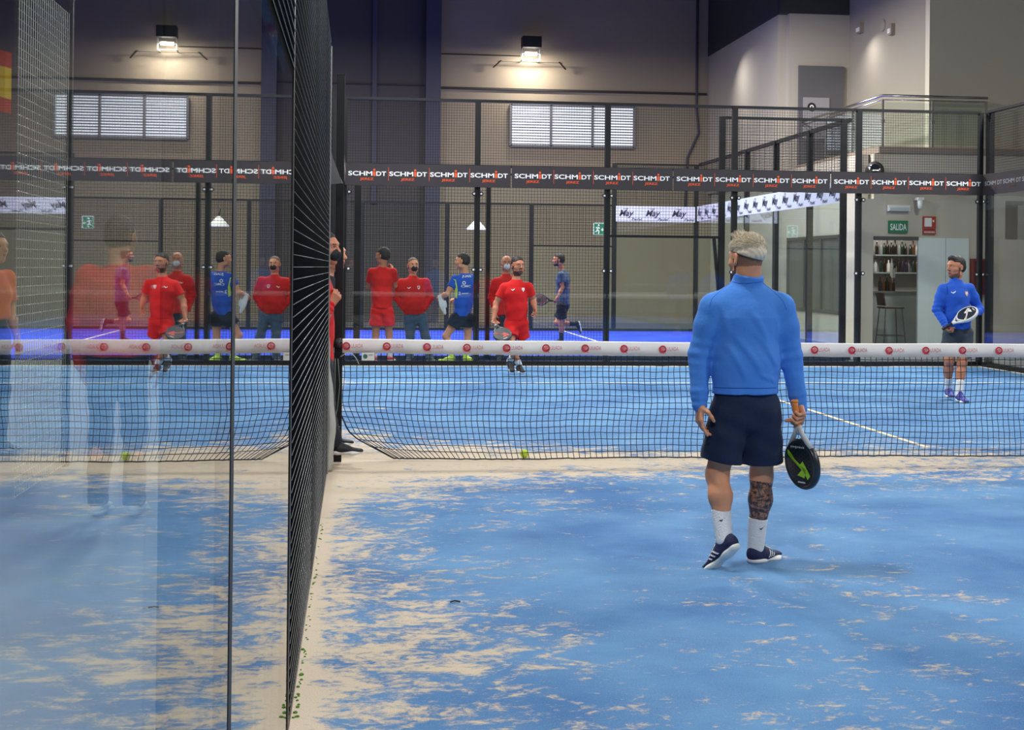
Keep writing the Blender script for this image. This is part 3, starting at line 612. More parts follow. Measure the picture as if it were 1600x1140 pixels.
# loose end of a banner flapping beside the gate post
t = thing('loose_banner_end', 'torn charcoal banner end hanging beside the gate post', 'banner', (.0, 9.6, 2.3))
k = MB(); A = [at(512, 212, 9.425), at(520, 246, 9.55), at(535, 286, 9.75), at(513, 288, 9.43), at(512, 250, 9.425)]
k.add([A[0], A[1], A[2], A[3], A[4]]+[p+Vector((0, .006, 0)) for p in A], [(0, 1, 2, 3, 4), (9, 8, 7, 6, 5)]+[(i, (i+1) % 5, 5+(i+1) % 5, 5+i) for i in range(5)]); k.build('cloth', BANNER, t)
k = MB(); u = (A[2]-A[3]).normalized(); put_text(k, 'SCH', at(516, 282, 9.58), u, Vector((.1, 0, 1)), .05, .04, 0, .02, .3); k.build('lettering', LETTER, t)
k = MB(); k.tube([at(512, 212, 9.55), at(516, 236, 9.6), at(524, 262, 9.7), at(535, 286, 9.8)], .004, 5); k.build('edge_cord', mat('pale_cord', rgb(190, 188, 180), rough=.7), t)
# lavender-white banners in the court behind
MAYB = mat('pale_banner_vinyl', rgb(206, 204, 222), rough=.6, noise=(2, .05)); MAYT = mat('dark_script_print', rgb(52, 50, 72), rough=.6)
def script_banner(axis, c, a0, a1, z0, z1, step, label):
    if axis == 'x': u, P = Vector((1, 0, 0)), (lambda a, z, d: Vector((a, c-d, z)))
    else: u, P = Vector((0, -1, 0)), (lambda a, z, d: Vector((c-d, a, z)))
    t = thing('advertising_banner', label, 'banner', P((a0+a1)/2, z0, 0), 'pale banners of the court behind')
    A, B = P(a0, z0, 0), P(a1, z1, -.006); boxobj('strip', A, B, MAYB, t)
    n = int(abs(a1-a0)/step); v = Vector((0, 0, 1))
    for i in range(n):
        k = MB(); o = P(a0+(a1-a0)*(i+.12)/n, z0, .004)
        put_text(k, 'May', o+v*.08, u, v, .36, .2, 0, .025, .35); put_text(k, 'Padel', o+u*.3+v*.03, u, v, .26, .06, 0, .01, .3); put_text(k, 'Club', o+u*.1+v*.29, u, v, .12, .035, 0, .01, .3)
        k.build('lettering', MAYT, t)
script_banner('x', 31.36, 6.32, 8.25, 2.62, 2.99, .6, 'pale banner with dark script on the far side of the court behind')
script_banner('y', 8.285, 31.3, 21.6, 2.64, 3.0, .62, 'long pale banner with dark script along the right side of the court behind')

# ------------------------------------------------------------------ the net
NETM = mat('net_cord', rgb(24, 27, 34), rough=.8)
net = thing('padel_net', 'black cord net with a white printed top band across the court', 'net', (5, 10, 0))
NX, NZ = 212, 17
def net_pt(i, j):
    """i along the court width, j from the floor up; the left edge is gathered away from the post"""
    u = i/NX; v = j/NZ
    x = .06+u*(9.9); z = .012+v*(.815)
    zz = max(0, 1-v)
    left = .005+.42*zz**8.5 + (.030*math.exp(-((v-.30)/.13)**2))
    x = x+(left)*math.exp(-(x-.06)/.55)
    z += .10*math.exp(-(x-.1)/.28)*(zz**3)*1.2*(1 if v > .02 else .15) if v < .5 else 0
    # slack ripples
    z += (.006*math.sin(x*3.1+v*4)+.004*math.sin(x*7.7-v*3))*math.sin(PI*min(1, v*1.05))
    r = math.exp(-((x-8.72)/.42)**2); z -= .026*r*math.sin(PI*v)
    x += .010*math.sin(v*9+x*1.3)*math.sin(PI*v)+.012*(1-v)*math.sin(x*2.2)
    y = 10+.05*math.sin(PI*v)*math.sin(x*1.1+.6)+.03*(1-v)*math.sin(x*3.3)
    return Vector((x, y, z))
GP = [[net_pt(i, j)+Vector((random.uniform(-.0025, .0025), random.uniform(-.003, .003), random.uniform(-.0022, .0022))) for j in range(NZ+1)] for i in range(NX+1)]
k = MB()
for i in range(NX+1): k.tube(GP[i], .0027, 4, cap=False)
for j in range(1, NZ+1): k.tube([GP[i][j] for i in range(NX+1)], .0027, 4, cap=False)
k.build('cord_mesh', NETM, net, fix=False)
k = MB(); k.tube([GP[i][0] for i in range(NX, -1, -1)]+[GP[0][j]+Vector((-.004, 0, 0)) for j in range(1, NZ+1)], .0055, 6); k.build('border_rope', NETM, net, smooth=True, fix=False)
# top band: folded white tape, slightly lower in the middle
BANDM = mat('white_net_tape', rgb(226, 222, 218), rough=.75, noise=(6, .07), bump=(18, .3))
def band_top(x): return .925-.022*(1-((x-5)/5)**2)+.0015*math.sin(x*4.1)
def band_pt(x, f): return Vector((x, 10-.022-.004*math.sin(x*9+f*3)-.003*math.sin(x*23), band_top(x)-.102*(1-f)+.0015*math.sin(x*17)*(1-f)))
k = MB(); N = 400; vs = []
for i in range(N+1):
    x = .02+9.94*i/N
    a, m_, b = band_pt(x, 0), band_pt(x, .5), band_pt(x, 1)
    vs += [a, m_, b, b+Vector((0, .022, .006)), b+Vector((0, .044, 0)), a+Vector((0, .044, 0))]
k.add(vs, [(6*i+q, 6*i+6+q, 6*i+6+(q+1) % 6, 6*i+(q+1) % 6) for i in range(N) for q in range(6)]+[tuple(range(6)), tuple(6*N+q for q in range(5, -1, -1))])
band = k.build('top_band', BANDM, net, smooth=True)
QR = mat('crimson_print', rgb(190, 48, 66), rough=.6); QP = mat('pale_pink_print', rgb(200, 120, 128), rough=.6); QO = mat('salmon_print', rgb(206, 110, 104), rough=.6)
FAD = mat('worn_pink_print', rgb(222, 196, 196), rough=.6); FR = mat('worn_crimson_print', rgb(204, 92, 106), rough=.6)
u, v = Vector((1, 0, 0)), Vector((0, 0, 1))
for i in range(33):
    x = .095+i*.3055
    if x > 9.7: break
    c = band_pt(x+.033, .52); c.y = 10-.0305
    k = MB()
    disc(k, c, u, v, .031, 26, 0, .019, PI*.25, PI*2.25); disc(k, c+u*.003, u, v, .021, 20, 0, .014, PI*.9, PI*1.9)
    disc(k, c+u*.001+v*.003-Vector((0, .0005, 0)), u, v, .012, 14, 1); k.add([c+u*.006-v*.016-Vector((0, .0006, 0)), c+u*.014-v*.022-Vector((0, .0006, 0)), c+u*.03-v*.036-Vector((0, .0006, 0)), c+u*.022-v*.034-Vector((0, .0006, 0))], [(0, 1, 2, 3)], 0)
    put_text(k, 'UUADA', c+u*.036-v*.012-Vector((0, .0005, 0)), u, v, .090, .030, 2, .004)
    worn = x > 6
    k.build('logo', [FR if worn else QR, FR if worn else QO, FAD if worn else QP], band)
k = MB(); k.box((.245, 9.962, .768), (.342, 9.968, .828)); tg = k.build('size_tag', mat('tag_white', rgb(226, 228, 222), rough=.5), net)
k = MB(); disc(k, (.272, 9.960, .80), u, v, .017, 18, 0, .010); disc(k, (.272, 9.9595, .80), u, v, .009, 14, 0); put_text(k, 'PADEL', (.295, 9.960, .805), u, v, .036, .01, 1, 0)
k.build('tag_emblem', [mat('tag_green', rgb(60, 120, 96), rough=.5), RUBBER], tg)
k = MB(); k.tube([(.03, 10, .84), (.05, 9.98, .875), (.02, 9.97, .93), (-.02, 9.98, .95), (.05, 9.96, .90)], .004, 6)
k.build('tension_cable', RUBBER, net, smooth=True)
t_ = MB(); t_.tube([at(532, 557, 9.93), at(542, 551, 9.93), at(550, 552, 9.93), at(556, 559, 9.93), at(561, 569, 9.93)], .004, 6); t_.build('white_tie_cord', mat('pale_cord', rgb(190, 188, 180), rough=.7), net, smooth=True)
t_ = MB(); t_.tube([at(528, 560, 9.9), at(531, 600, 9.88), at(527, 640, 9.9), at(519, 668, 9.9), at(523, 690, 9.9)], .0028, 5); t_.tube([at(524, 560, 9.9), at(523, 620, 9.9), at(526, 660, 9.9), at(519, 684, 9.9)], .0028, 5); t_.tube([at(533, 664, 9.98), at(524, 672, 9.95), at(518, 683, 9.93)], .004, 5)
t_.build('hanging_cord', mat('grey_green_cord', rgb(120, 130, 118), rough=.7), net, smooth=True)
# ball
BALLM = mat('yellow_green_felt', rgb(196, 226, 60), rough=.9, bump=(300, .3))
b_ = thing('tennis_ball', 'yellow-green ball lying on the sand behind the foot of the net', 'ball', (1.515, 10.12, .033))
me = bpy.data.meshes.new('felt'); bm = bmesh.new(); bmesh.ops.create_uvsphere(bm, u_segments=24, v_segments=16, radius=.0335); bm.to_mesh(me); bm.free()
me.materials.append(BALLM); me.polygons.foreach_set('use_smooth', [True]*len(me.polygons)); fo = bpy.data.objects.new('felt', me); COL.objects.link(fo); fo.parent = b_
k = MB(); k.tube([(.0338*math.cos(a)*math.cos(.5*math.sin(2*a)), .0338*math.sin(a)*math.cos(.5*math.sin(2*a)), .0338*math.sin(.5*math.sin(2*a))) for a in [2*PI*i/40 for i in range(41)]], .0009, 5)
sm = k.build('seam', LETTER); sm.parent = b_
# twig lying in the near half, moss along the wall foot
k = MB(); a_ = at(687, 870, 6.4); k.tube([(a_.x, 5.62, .006), (a_.x+.02, 5.63, .008), (a_.x+.045, 5.625, .005)], .0035, 5); tag(k.build('twig', mat('twig_brown', rgb(52, 44, 48), rough=.8)), 'tiny dark twig lying on the blue turf in the near half', 'twig')
k = MB()
for i in range(70):
    y = 4.15+random.random()**1.4*3.4; s = random.uniform(.002, .0055)*(1.4 if y < 5 else 1); x = .012+random.random()*.016
    k.lathe((x, y, 0), [(s, 0), (s*1.1, s*.5), (s*.5, s)], 6)
o = k.build('moss', mat('bright_moss', rgb(92, 140, 48), rough=.9), smooth=True); tag(o, 'specks of green moss along the foot of the left side mesh', 'moss', kind='stuff')
# flag outside
f = thing('hanging_flag', 'red and yellow flag hanging beyond the near glass, far left', 'flag', (-3, 12.3, 3.2))
for (z0, z1, m) in ((2.95, 3.08, 'r'), (3.08, 3.36, 'y'), (3.36, 3.5, 'r')):
    k = MB(); n = 12; vs = []
    for i in range(n+1):
        yy = 12.1-.9*i/n*0; xx = -3.5+.58*i/n; w = .03*math.sin(i*1.1); vs += [(xx, 12.3+w, z0-.12*i/n), (xx, 12.3+w, z1-.12*i/n)]
    k.add(vs, [(2*i, 2*i+2, 2*i+3, 2*i+1) for i in range(n)]); k.build('stripe', mat('flag_red', rgb(200, 40, 30), rough=.8) if m == 'r' else mat('flag_yellow', rgb(240, 196, 20), rough=.8), f)
# ------------------------------------------------------------------ sculpting: signed distance shapes turned into one smooth skin
V3 = lambda *a: np.array(a, float)
def un(v): v = np.array(v, float); return v/np.linalg.norm(v)
class Sculpt:
    def __init__(s): s.p = []
    def add(s, lo, hi, fn, k=.02, op='u'): s.p.append((np.array(lo, float), np.array(hi, float), fn, k, op)); return s
    def seg(s, a, b, ra, rb, side=None, da=None, db=None, k=.02, op='u'):
        """tapered limb from a to b; da/db are the half depths across `side` when the section is oval"""
        a = np.array(a, float); b = np.array(b, float); ab = b-a; L = np.linalg.norm(ab)+1e-9; w = ab/L
        da = ra if da is None else da; db = rb if db is None else db
        if side is None: side = np.cross(w, (0.13, .9, .31))
        x = np.array(side, float); x = x-w*(x@w); x /= np.linalg.norm(x); y = np.cross(w, x)
        def fn(P):
            q = P-a; h = q@w; t = np.clip(h/L, 0, 1); ov = h-t*L
            rs = ra+(rb-ra)*t; rd = da+(db-da)*t; rm = (rs+rd)*.5
            m = np.sqrt((q@x/rs)**2+(q@y/rd)**2+(ov/rm)**2)
            return (m-1)*np.minimum(rs, rd)
        R = max(ra, rb, da, db)+.055
        return s.add(np.minimum(a, b)-R, np.maximum(a, b)+R, fn, k, op)
    def ell(s, c, r, X=(1, 0, 0), Y=(0, 1, 0), k=.02, op='u'):
        c = np.array(c, float); X = un(X); Y = np.array(Y, float); Y = un(Y-X*(Y@X)); Z = np.cross(X, Y); r = np.array(r, float)
        def fn(P):
            q = P-c; m = np.sqrt((q@X/r[0])**2+(q@Y/r[1])**2+(q@Z/r[2])**2); return (m-1)*r.min()
        R = r.max()+.045
        return s.add(c-R, c+R, fn, k, op)
    def cut(s, p, n, lo=None, hi=None, k=0):
        """remove everything on the side n points to"""
        p = np.array(p, float); n = un(n)
        return s.add(lo if lo is not None else (-1e9,)*3, hi if hi is not None else (1e9,)*3, lambda P: (P-p)@n, k, 'i')
    def disp(s, fn): s.p.append((V3(-1e9, -1e9, -1e9), V3(1e9, 1e9, 1e9), fn, 0, 'd')); return s
    def mesh(s, h, pad=.02):
        U = [q for q in s.p if q[4] == 'u']
        lo = np.min([q[0] for q in U], 0)-pad; hi = np.max([q[1] for q in U], 0)+pad
        n = np.ceil((hi-lo)/h).astype(int)+1
        D = np.full(n, .12, np.float32)
        ax = [lo[i]+h*np.arange(n[i]) for i in range(3)]
        for (a, b, fn, k, op) in s.p:
            i0 = np.clip(np.floor((a-lo-2*k)/h), 0, n).astype(int); i1 = np.clip(np.ceil((b-lo+2*k)/h)+1, 0, n).astype(int)
            if (i1 <= i0).any(): continue
            if op in 'id':    # cheap operations only near the surface
                sl = (slice(i0[0], i1[0]), slice(i0[1], i1[1]), slice(i0[2], i1[2])); Ds = D[sl]
                idx = np.argwhere(np.abs(Ds) < .119) if op == 'd' else np.argwhere(Ds < .03)
                if len(idx) == 0: continue
                P = lo+h*(idx+i0); f = fn(P); vals = Ds[idx[:, 0], idx[:, 1], idx[:, 2]]
                Ds[idx[:, 0], idx[:, 1], idx[:, 2]] = vals+f if op == 'd' else np.maximum(vals, f)
                continue
            X, Y, Z = np.meshgrid(ax[0][i0[0]:i1[0]], ax[1][i0[1]:i1[1]], ax[2][i0[2]:i1[2]], indexing='ij')
            P = np.stack([X, Y, Z], -1); f = fn(P).astype(np.float32)
            sl = (slice(i0[0], i1[0]), slice(i0[1], i1[1]), slice(i0[2], i1[2])); d = D[sl]
            if op == 'u':
                if k > 0: q = np.maximum(k-np.abs(d-f), 0)/k; D[sl] = np.minimum(d, f)-q*q*k*.25
                else: D[sl] = np.minimum(d, f)
            elif op == 's':
                if k > 0: q = np.maximum(k-np.abs(-d-f), 0)/k; D[sl] = np.maximum(d, -f)+q*q*k*.25
                else: D[sl] = np.maximum(d, -f)
        # surface nets
        I = D < 0
        c = np.zeros(np.array(D.shape)-1, np.int8)
        for dx in (0, 1):
            for dy in (0, 1):
                for dz in (0, 1): c += I[dx:dx+c.shape[0], dy:dy+c.shape[1], dz:dz+c.shape[2]]
        act = np.argwhere((c > 0) & (c < 8)); ids = np.full(c.shape, -1, np.int32); ids[act[:, 0], act[:, 1], act[:, 2]] = np.arange(len(act))
        acc = np.zeros((len(act), 3)); cnt = np.zeros(len(act))
        cor = [(0, 0, 0), (1, 0, 0), (0, 1, 0), (1, 1, 0), (0, 0, 1), (1, 0, 1), (0, 1, 1), (1, 1, 1)]
        dv = np.stack([D[act[:, 0]+a, act[:, 1]+b, act[:, 2]+e] for a, b, e in cor], 1).astype(float)
        for i in range(8):
            for j in range(i+1, 8):
                A, B = np.array(cor[i]), np.array(cor[j])
                if abs(A-B).sum() != 1: continue
                u, w = dv[:, i], dv[:, j]; m = (u < 0) != (w < 0); t = np.where(m, u/np.where(m, u-w, 1), 0)
                acc[m] += A+(B-A)*t[m, None]; cnt[m] += 1
        verts = lo+h*(act+acc/cnt[:, None])
        F = []
        for axi in range(3):
            b, e = [(1, 2), (2, 0), (0, 1)][axi]
            sl1 = [slice(None)]*3; sl0 = [slice(None)]*3; sl1[axi] = slice(1, None); sl0[axi] = slice(None, -1)
            ch = I[tuple(sl0)] != I[tuple(sl1)]; e_ = np.argwhere(ch)
            e_ = e_[(e_[:, b] > 0) & (e_[:, e] > 0) & (e_[:, b] < c.shape[b]) & (e_[:, e] < c.shape[e])]
            if len(e_) == 0: continue
            neg = I[e_[:, 0], e_[:, 1], e_[:, 2]]
            q = []
            for (ob, oe) in ((0, 0), (-1, 0), (-1, -1), (0, -1)):
                g = e_.copy(); g[:, b] += ob; g[:, e] += oe; q.append(ids[g[:, 0], g[:, 1], g[:, 2]])
            q = np.stack(q, 1); q[~neg] = q[~neg][:, ::-1]; F.append(q)
        F = np.concatenate(F); F = F[(F >= 0).all(1)]
        return verts, F
def sculpt_obj(name, sc, h, mats, parent, pick=None, relax=1):
    v, f = sc.mesh(h)
    mats = mats if isinstance(mats, (list, tuple)) else [mats]
    if relax:
        e = np.concatenate([f[:, [0, 1]], f[:, [1, 2]], f[:, [2, 3]], f[:, [3, 0]]])
        for _ in range(relax):
            s_ = np.zeros_like(v); n_ = np.zeros(len(v))
            np.add.at(s_, e[:, 0], v[e[:, 1]]); np.add.at(s_, e[:, 1], v[e[:, 0]]); np.add.at(n_, e[:, 0], 1); np.add.at(n_, e[:, 1], 1)
            v = v*.5+.5*s_/np.maximum(n_, 1)[:, None]
    me = bpy.data.meshes.new(name); me.vertices.add(len(v)); me.vertices.foreach_set('co', v.ravel())
    me.loops.add(len(f)*4); me.loops.foreach_set('vertex_index', f.ravel().astype(np.int32)); me.polygons.add(len(f))
    me.polygons.foreach_set('loop_start', np.arange(len(f), dtype=np.int32)*4); me.polygons.foreach_set('loop_total', np.full(len(f), 4, np.int32))
    for m in mats: me.materials.append(m)
    me.update(calc_edges=True)
    me.polygons.foreach_set('use_smooth', np.ones(len(f), bool))
    if pick is not None: me.polygons.foreach_set('material_index', pick(v[f].mean(1)).astype(np.int32))
    me.update()
    return link(name, me, parent)

# ------------------------------------------------------------------ materials of people
SKIN = mat('skin_tan', rgb(216, 152, 116), rough=.5, spec=.35, noise=(14, .10), bump=(90, .08))
SKIN2 = mat('skin_warm', rgb(186, 122, 92), rough=.5, spec=.35, noise=(14, .10))
LIP = mat('lip', rgb(160, 88, 78), rough=.5)
BEARD = mat('dark_beard', rgb(62, 46, 40), rough=.8, bump=(160, .4)); BROWN_HAIR = mat('dark_hair', rgb(36, 29, 27), rough=.65, bump=(70, .6))
GREYHAIR = mat('greying_hair', rgb(104, 84, 74), rough=.7, bump=(70, .5))
STUBBLE = mat('shaved_hair', rgb(138, 102, 78), rough=.7, bump=(200, .5))
EYEW = mat('eye_white', rgb(214, 206, 198), rough=.3); IRIS = mat('iris_brown', rgb(40, 26, 18), rough=.2)
SOCK = mat('white_sock', rgb(222, 224, 226), rough=.9, bump=(120, .4))
TATTOO_INK = None
def tattoo_mat():
    m = bpy.data.materials.new('tattooed_skin'); m.use_nodes = True; nt = m.node_tree; N = nt.nodes; L = nt.links; b = N['Principled BSDF']
    b.inputs['Roughness'].default_value = .5
    tc = N.new('ShaderNodeTexCoord'); n1 = N.new('ShaderNodeTexNoise'); n1.inputs['Scale'].default_value = 26; n1.inputs['Detail'].default_value = 4; n1.inputs['Distortion'].default_value = 1.6
    w = N.new('ShaderNodeTexVoronoi'); w.inputs['Scale'].default_value = 42; w.feature = 'DISTANCE_TO_EDGE'
    L.new(tc.outputs['Object'], n1.inputs['Vector']); L.new(tc.outputs['Object'], w.inputs['Vector'])
    r = N.new('ShaderNodeValToRGB'); r.color_ramp.elements[0].position = .44; r.color_ramp.elements[1].position = .6
    r.color_ramp.elements[0].color = (*rgb(70, 60, 60), 1); r.color_ramp.elements[1].color = (*rgb(176, 126, 102), 1)
    L.new(n1.outputs['Fac'], r.inputs[0])
    r2 = N.new('ShaderNodeValToRGB'); r2.color_ramp.elements[0].color = (.35, .33, .33, 1); r2.color_ramp.elements[1].color = (1, 1, 1, 1); r2.color_ramp.elements[1].position = .12
    L.new(w.outputs['Distance'], r2.inputs[0])
    mx = N.new('ShaderNodeMix'); mx.data_type = 'RGBA'; mx.blend_type = 'MULTIPLY'; mx.inputs[0].default_value = .8
    L.new(r.outputs[0], mx.inputs[6]); L.new(r2.outputs[0], mx.inputs[7]); L.new(mx.outputs[2], b.inputs['Base Color'])
    return m
TATTOO = tattoo_mat()

# ------------------------------------------------------------------ hands, head, shoes
def hand(sc, wrist, elbow, palm_n, curl=.5, thumb_side=1, s=1.0, spread=.12, k=.006, dirv=None, curls=None, length=None):
    """palm and five fingers beyond the wrist; palm_n looks out of the palm, the fingers curl towards it"""
    w = np.array(wrist, float); d = un(w-np.array(elbow, float)) if dirv is None else un(dirv)
    n = np.array(palm_n, float); n = un(n-d*(n@d)); sd = np.cross(d, n)*thumb_side     # sd: towards the thumb
    sc.seg(w-d*.01, w+d*.022*s, .026*s, .030*s, side=sd, da=.020*s, db=.017*s, k=.012)
    for o in (-.030, -.010, .010, .030):
        sc.seg(w+d*.015*s+sd*o*.6*s, w+d*.082*s+sd*o*s, .015*s, .0125*s, side=sd, da=.014*s, db=.0115*s, k=.010)
    lens = [(.030, .020, .016), (.036, .024, .018), (.038, .026, .019), (.034, .023, .018)][::1]
    tips = []
    for i, o in enumerate((-.031, -.0105, .0105, .031)):
        L = lens[i]; c = curl if curls is None else curls[i]
        p = w+d*(.086-.004*abs(i-2))*s+sd*o*s; ang = c*.9; dd = un(d+sd*spread*(o/.03)*.5)
        r = (.0086, .0092, .0094, .0090)[i]*s
        for j in range(3):
            v = un(dd*math.cos(ang)+n*math.sin(ang)); q = p+v*L[j]*s*1.08
            sc.seg(p, q, r, r*.92, k=k); p = q; r *= .92; ang += c*(1.15 if j == 0 else .9)
        tips.append(p)
    p = w+d*.020*s+sd*.024*s+n*.006*s; a = un(d*.62+sd*.70+n*(.35+.5*curl))
    q = p+a*.042*s; sc.seg(p, q, .0145*s, .0110*s, k=.012); a2 = un(d*.85+sd*(.28-.5*curl)+n*(.35+.7*curl)); r_ = q+a2*.030*s; sc.seg(q, r_, .0108*s, .0098*s, k=k)
    a3 = un(d*.85-sd*.45*curl+n*(.35+.7*curl)); sc.seg(r_, r_+a3*.022*s, .0098*s, .0082*s, k=k)
    return dict(d=d, n=n, sd=sd, grip=w+d*.075*s+n*.030*s)

class Head:
    """head frame: f looks forward, u up, r to the person's right; c lies between the ears"""
    def __init__(s, c, f, u=(0, 0, 1), size=1.0):
        s.c = np.array(c, float); s.f = un(f); u = np.array(u, float); s.u = un(u-s.f*(u@s.f)); s.r = np.cross(s.f, s.u); s.s = size
    def P(s, r, f, u): return s.c+(s.r*r+s.f*f+s.u*u)*s.s
    def E(s, sc, c, rad, k=.02, op='u', X=None, Y=None): sc.ell(s.P(*c), [q*s.s for q in rad], s.r if X is None else X, s.f if Y is None else Y, k, op)
    def loc(s, P): q = (P-s.c)/s.s; return np.stack([q@s.r, q@s.f, q@s.u], -1)
    def skull(s, sc):
        E = s.E
        E(sc, (0, -.012, .040), (.074, .094, .078), .03)          # cranium (r, f, u)
        E(sc, (0, .030, .012), (.063, .066, .075), .03)           # face mass
        E(sc, (0, .036, -.050), (.050, .052, .050), .03)          # jaw
        E(sc, (0, .072, -.084), (.024, .020, .018), .022)         # chin
        for q in (-1, 1):
            E(sc, (q*.046, .050, -.014), (.022, .026, .020), .02)     # cheekbones
            E(sc, (q*.050, .008, -.062), (.016, .034, .024), .02)     # jaw corners
            E(sc, (q*.031, .082, .020), (.017, .014, .011), .012, 's')  # eye sockets
            E(sc, (q*.031, .074, .019), (.0165, .014, .012), .004)     # lids
        E(sc, (0, .085, .040), (.040, .014, .010), .016)           # brow
        sc.seg(s.P(0, .088, .028), s.P(0, .112, -.012), .009*s.s, .0125*s.s, k=.010)
        for q in (-1, 1): E(sc, (q*.011, .100, -.016), (.009, .010, .008), .006)
        E(sc, (0, .094, -.038), (.022, .010, .006), .006); E(sc, (0, .092, -.050), (.019, .010, .006), .006)   # lips
        for q in (-1, 1):
            sc.ell(s.P(q*.078, -.008, .008), [.008*s.s, .018*s.s, .031*s.s], s.r+s.f*(.35*q), s.f, .006)
            sc.ell(s.P(q*.084, -.004, .010), [.005*s.s, .010*s.s, .019*s.s], s.r+s.f*(.35*q), s.f, .003, 's')
            sc.ell(s.P(q*.076, .002, -.018), [.006*s.s, .008*s.s, .009*s.s], s.r, s.f, .005)
    def eyes(s, parent):
        for q in (-1, 1):
            c = s.P(q*.031, .0775, .0195); me = bpy.data.meshes.new('eye'); bm = bmesh.new(); bmesh.ops.create_uvsphere(bm, u_segments=14, v_segments=10, radius=.0115*s.s)
            bm.to_mesh(me); bm.free(); me.materials.append(EYEW); me.materials.append(IRIS)
            d = Vector(s.f.tolist())
            me.polygons.foreach_set('material_index', [1 if p.center.normalized().dot(d) > .86 else 0 for p in me.polygons]); me.polygons.foreach_set('use_smooth', [True]*len(me.polygons))
            o = bpy.data.objects.new('eye', me); COL.objects.link(o); o.location = Vector(c.tolist()); attach(o, parent)
    def hair(s, sc, top=.018, side=.008, front=.062, low=-.045, quiff=0.):
        """cap of hair following the skull; low is how far down the nape it reaches"""
        t = top; E = s.E
        E(sc, (0, -.013, .042+t*.30), (.0755+side*.6, .0955+side*.6, .078+t*.75), .02)
        E(sc, (0, -.040, .004), (.0665+side*.6, .0665+side*.6, .058), .02)
        if quiff: E(sc, (0, .052, .098+quiff*.3), (.052, .040, .024+quiff*.6), .02)
        # forehead and face stay free, and so do the ears
        sc.cut(s.P(0, front, .066), s.f*1.0-s.u*.62)
        lo = s.P(0, 0, 0)-.2; hi = lo+.4
        def face(P):
            q = s.loc(P); g = np.minimum(q[..., 1]-.010+.25*(q[..., 2]-.03), .070-q[..., 2]-.10*np.abs(q[..., 0])); return -(-g)
        sc.add(lo, hi, face, .008, 's2' if False else 'i')
        sc.cut(s.P(0, -.06, low), -s.u+s.f*.15)
def face_fix(sc): return sc

def shoe(sc_up, sc_sole, ankle, toe_dir, up=(0, 0, 1), s=1.0, L=.285, foot=None):
    """ankle joint above the heel; toe_dir and up set the tilt of the whole foot"""
    f = un(toe_dir); u = np.array(up, float); u = un(u-f*(u@f)); r = np.cross(f, u); a = np.array(ankle, float)
    H = lambda x, y, z: a+f*x*s+r*y*s+u*z*s
    heel = -.052; toe = heel+L
    sc_up.seg(H(heel+.038, 0, -.052), H(.05, 0, -.056), .035*s, .037*s, side=r, da=.030*s, db=.026*s, k=.03)
    sc_up.seg(H(.05, 0, -.056), H(toe-.040, 0, -.064), .038*s, .040*s, side=r, da=.026*s, db=.016*s, k=.03)
    sc_up.seg(H(-.006, 0, -.030), H(.004, 0, .012), .040*s, .037*s, side=f, da=.034*s, db=.034*s, k=.03)
    sc_up.seg(H(.02, 0, -.020), H(.10, 0, -.048), .030*s, .026*s, side=r, da=.024*s, db=.020*s, k=.03)
    sc_up.cut(H(-.004, 0, .020), u+f*-.25)
    sc_sole.seg(H(heel+.036, 0, -.076), H(.03, 0, -.078), .039*s, .036*s, side=r, da=.020*s, db=.017*s, k=.02)
    sc_sole.seg(H(.03, 0, -.078), H(toe-.085, 0, -.080), .036*s, .045*s, side=r, da=.016*s, db=.015*s, k=.02)
    sc_sole.seg(H(toe-.085, 0, -.080), H(toe-.040, 0, -.074), .045*s, .038*s, side=r, da=.015*s, db=.013*s, k=.02)
    return H, f, u, r

# ------------------------------------------------------------------ prints that follow the cloth
def on_cloth_each(target, verts, d, lift=.003):
    me = target.data; off = wpos(target)
    t = BVHTree.FromPolygons([v.co+off for v in me.vertices], [tuple(p.vertices) for p in me.polygons]); d = Vector(d).normalized(); out = []
    for v in verts:
        hit = t.ray_cast(Vector(v)-d*.5, d); out.append((hit[0]-d*lift) if hit[0] is not None else None)
    return out
def on_cloth(target, verts, d, lift=.003, keep=False):
    """drop print vertices onto a garment along d"""
    me = target.data; off = wpos(target)
    t = BVHTree.FromPolygons([v.co+off for v in me.vertices], [tuple(p.vertices) for p in me.polygons]); d = Vector(d).normalized(); out = []
    for v in verts:
        hit = t.ray_cast(Vector(v)-d*.5, d)
        if hit[0] is not None: out.append(hit[0]-d*lift)
        elif keep: out.append(Vector(v))
    return out
def print_obj(name, mb, mats, target, parent, d, lift=.003):
    P = [on_cloth1 for on_cloth1 in on_cloth_each(target, mb.v, d, lift)]
    ok = [all(P[i] is not None for i in f) for f in mb.f]
    mb.v = [tuple(p) if p is not None else tuple(v) for p, v in zip(P, mb.v)]
    mb.m = [m for m, q in zip(mb.m, ok) if q]; mb.f = [f for f, q in zip(mb.f, ok) if q]
    return mb.build(name, mats, parent, fix=False)

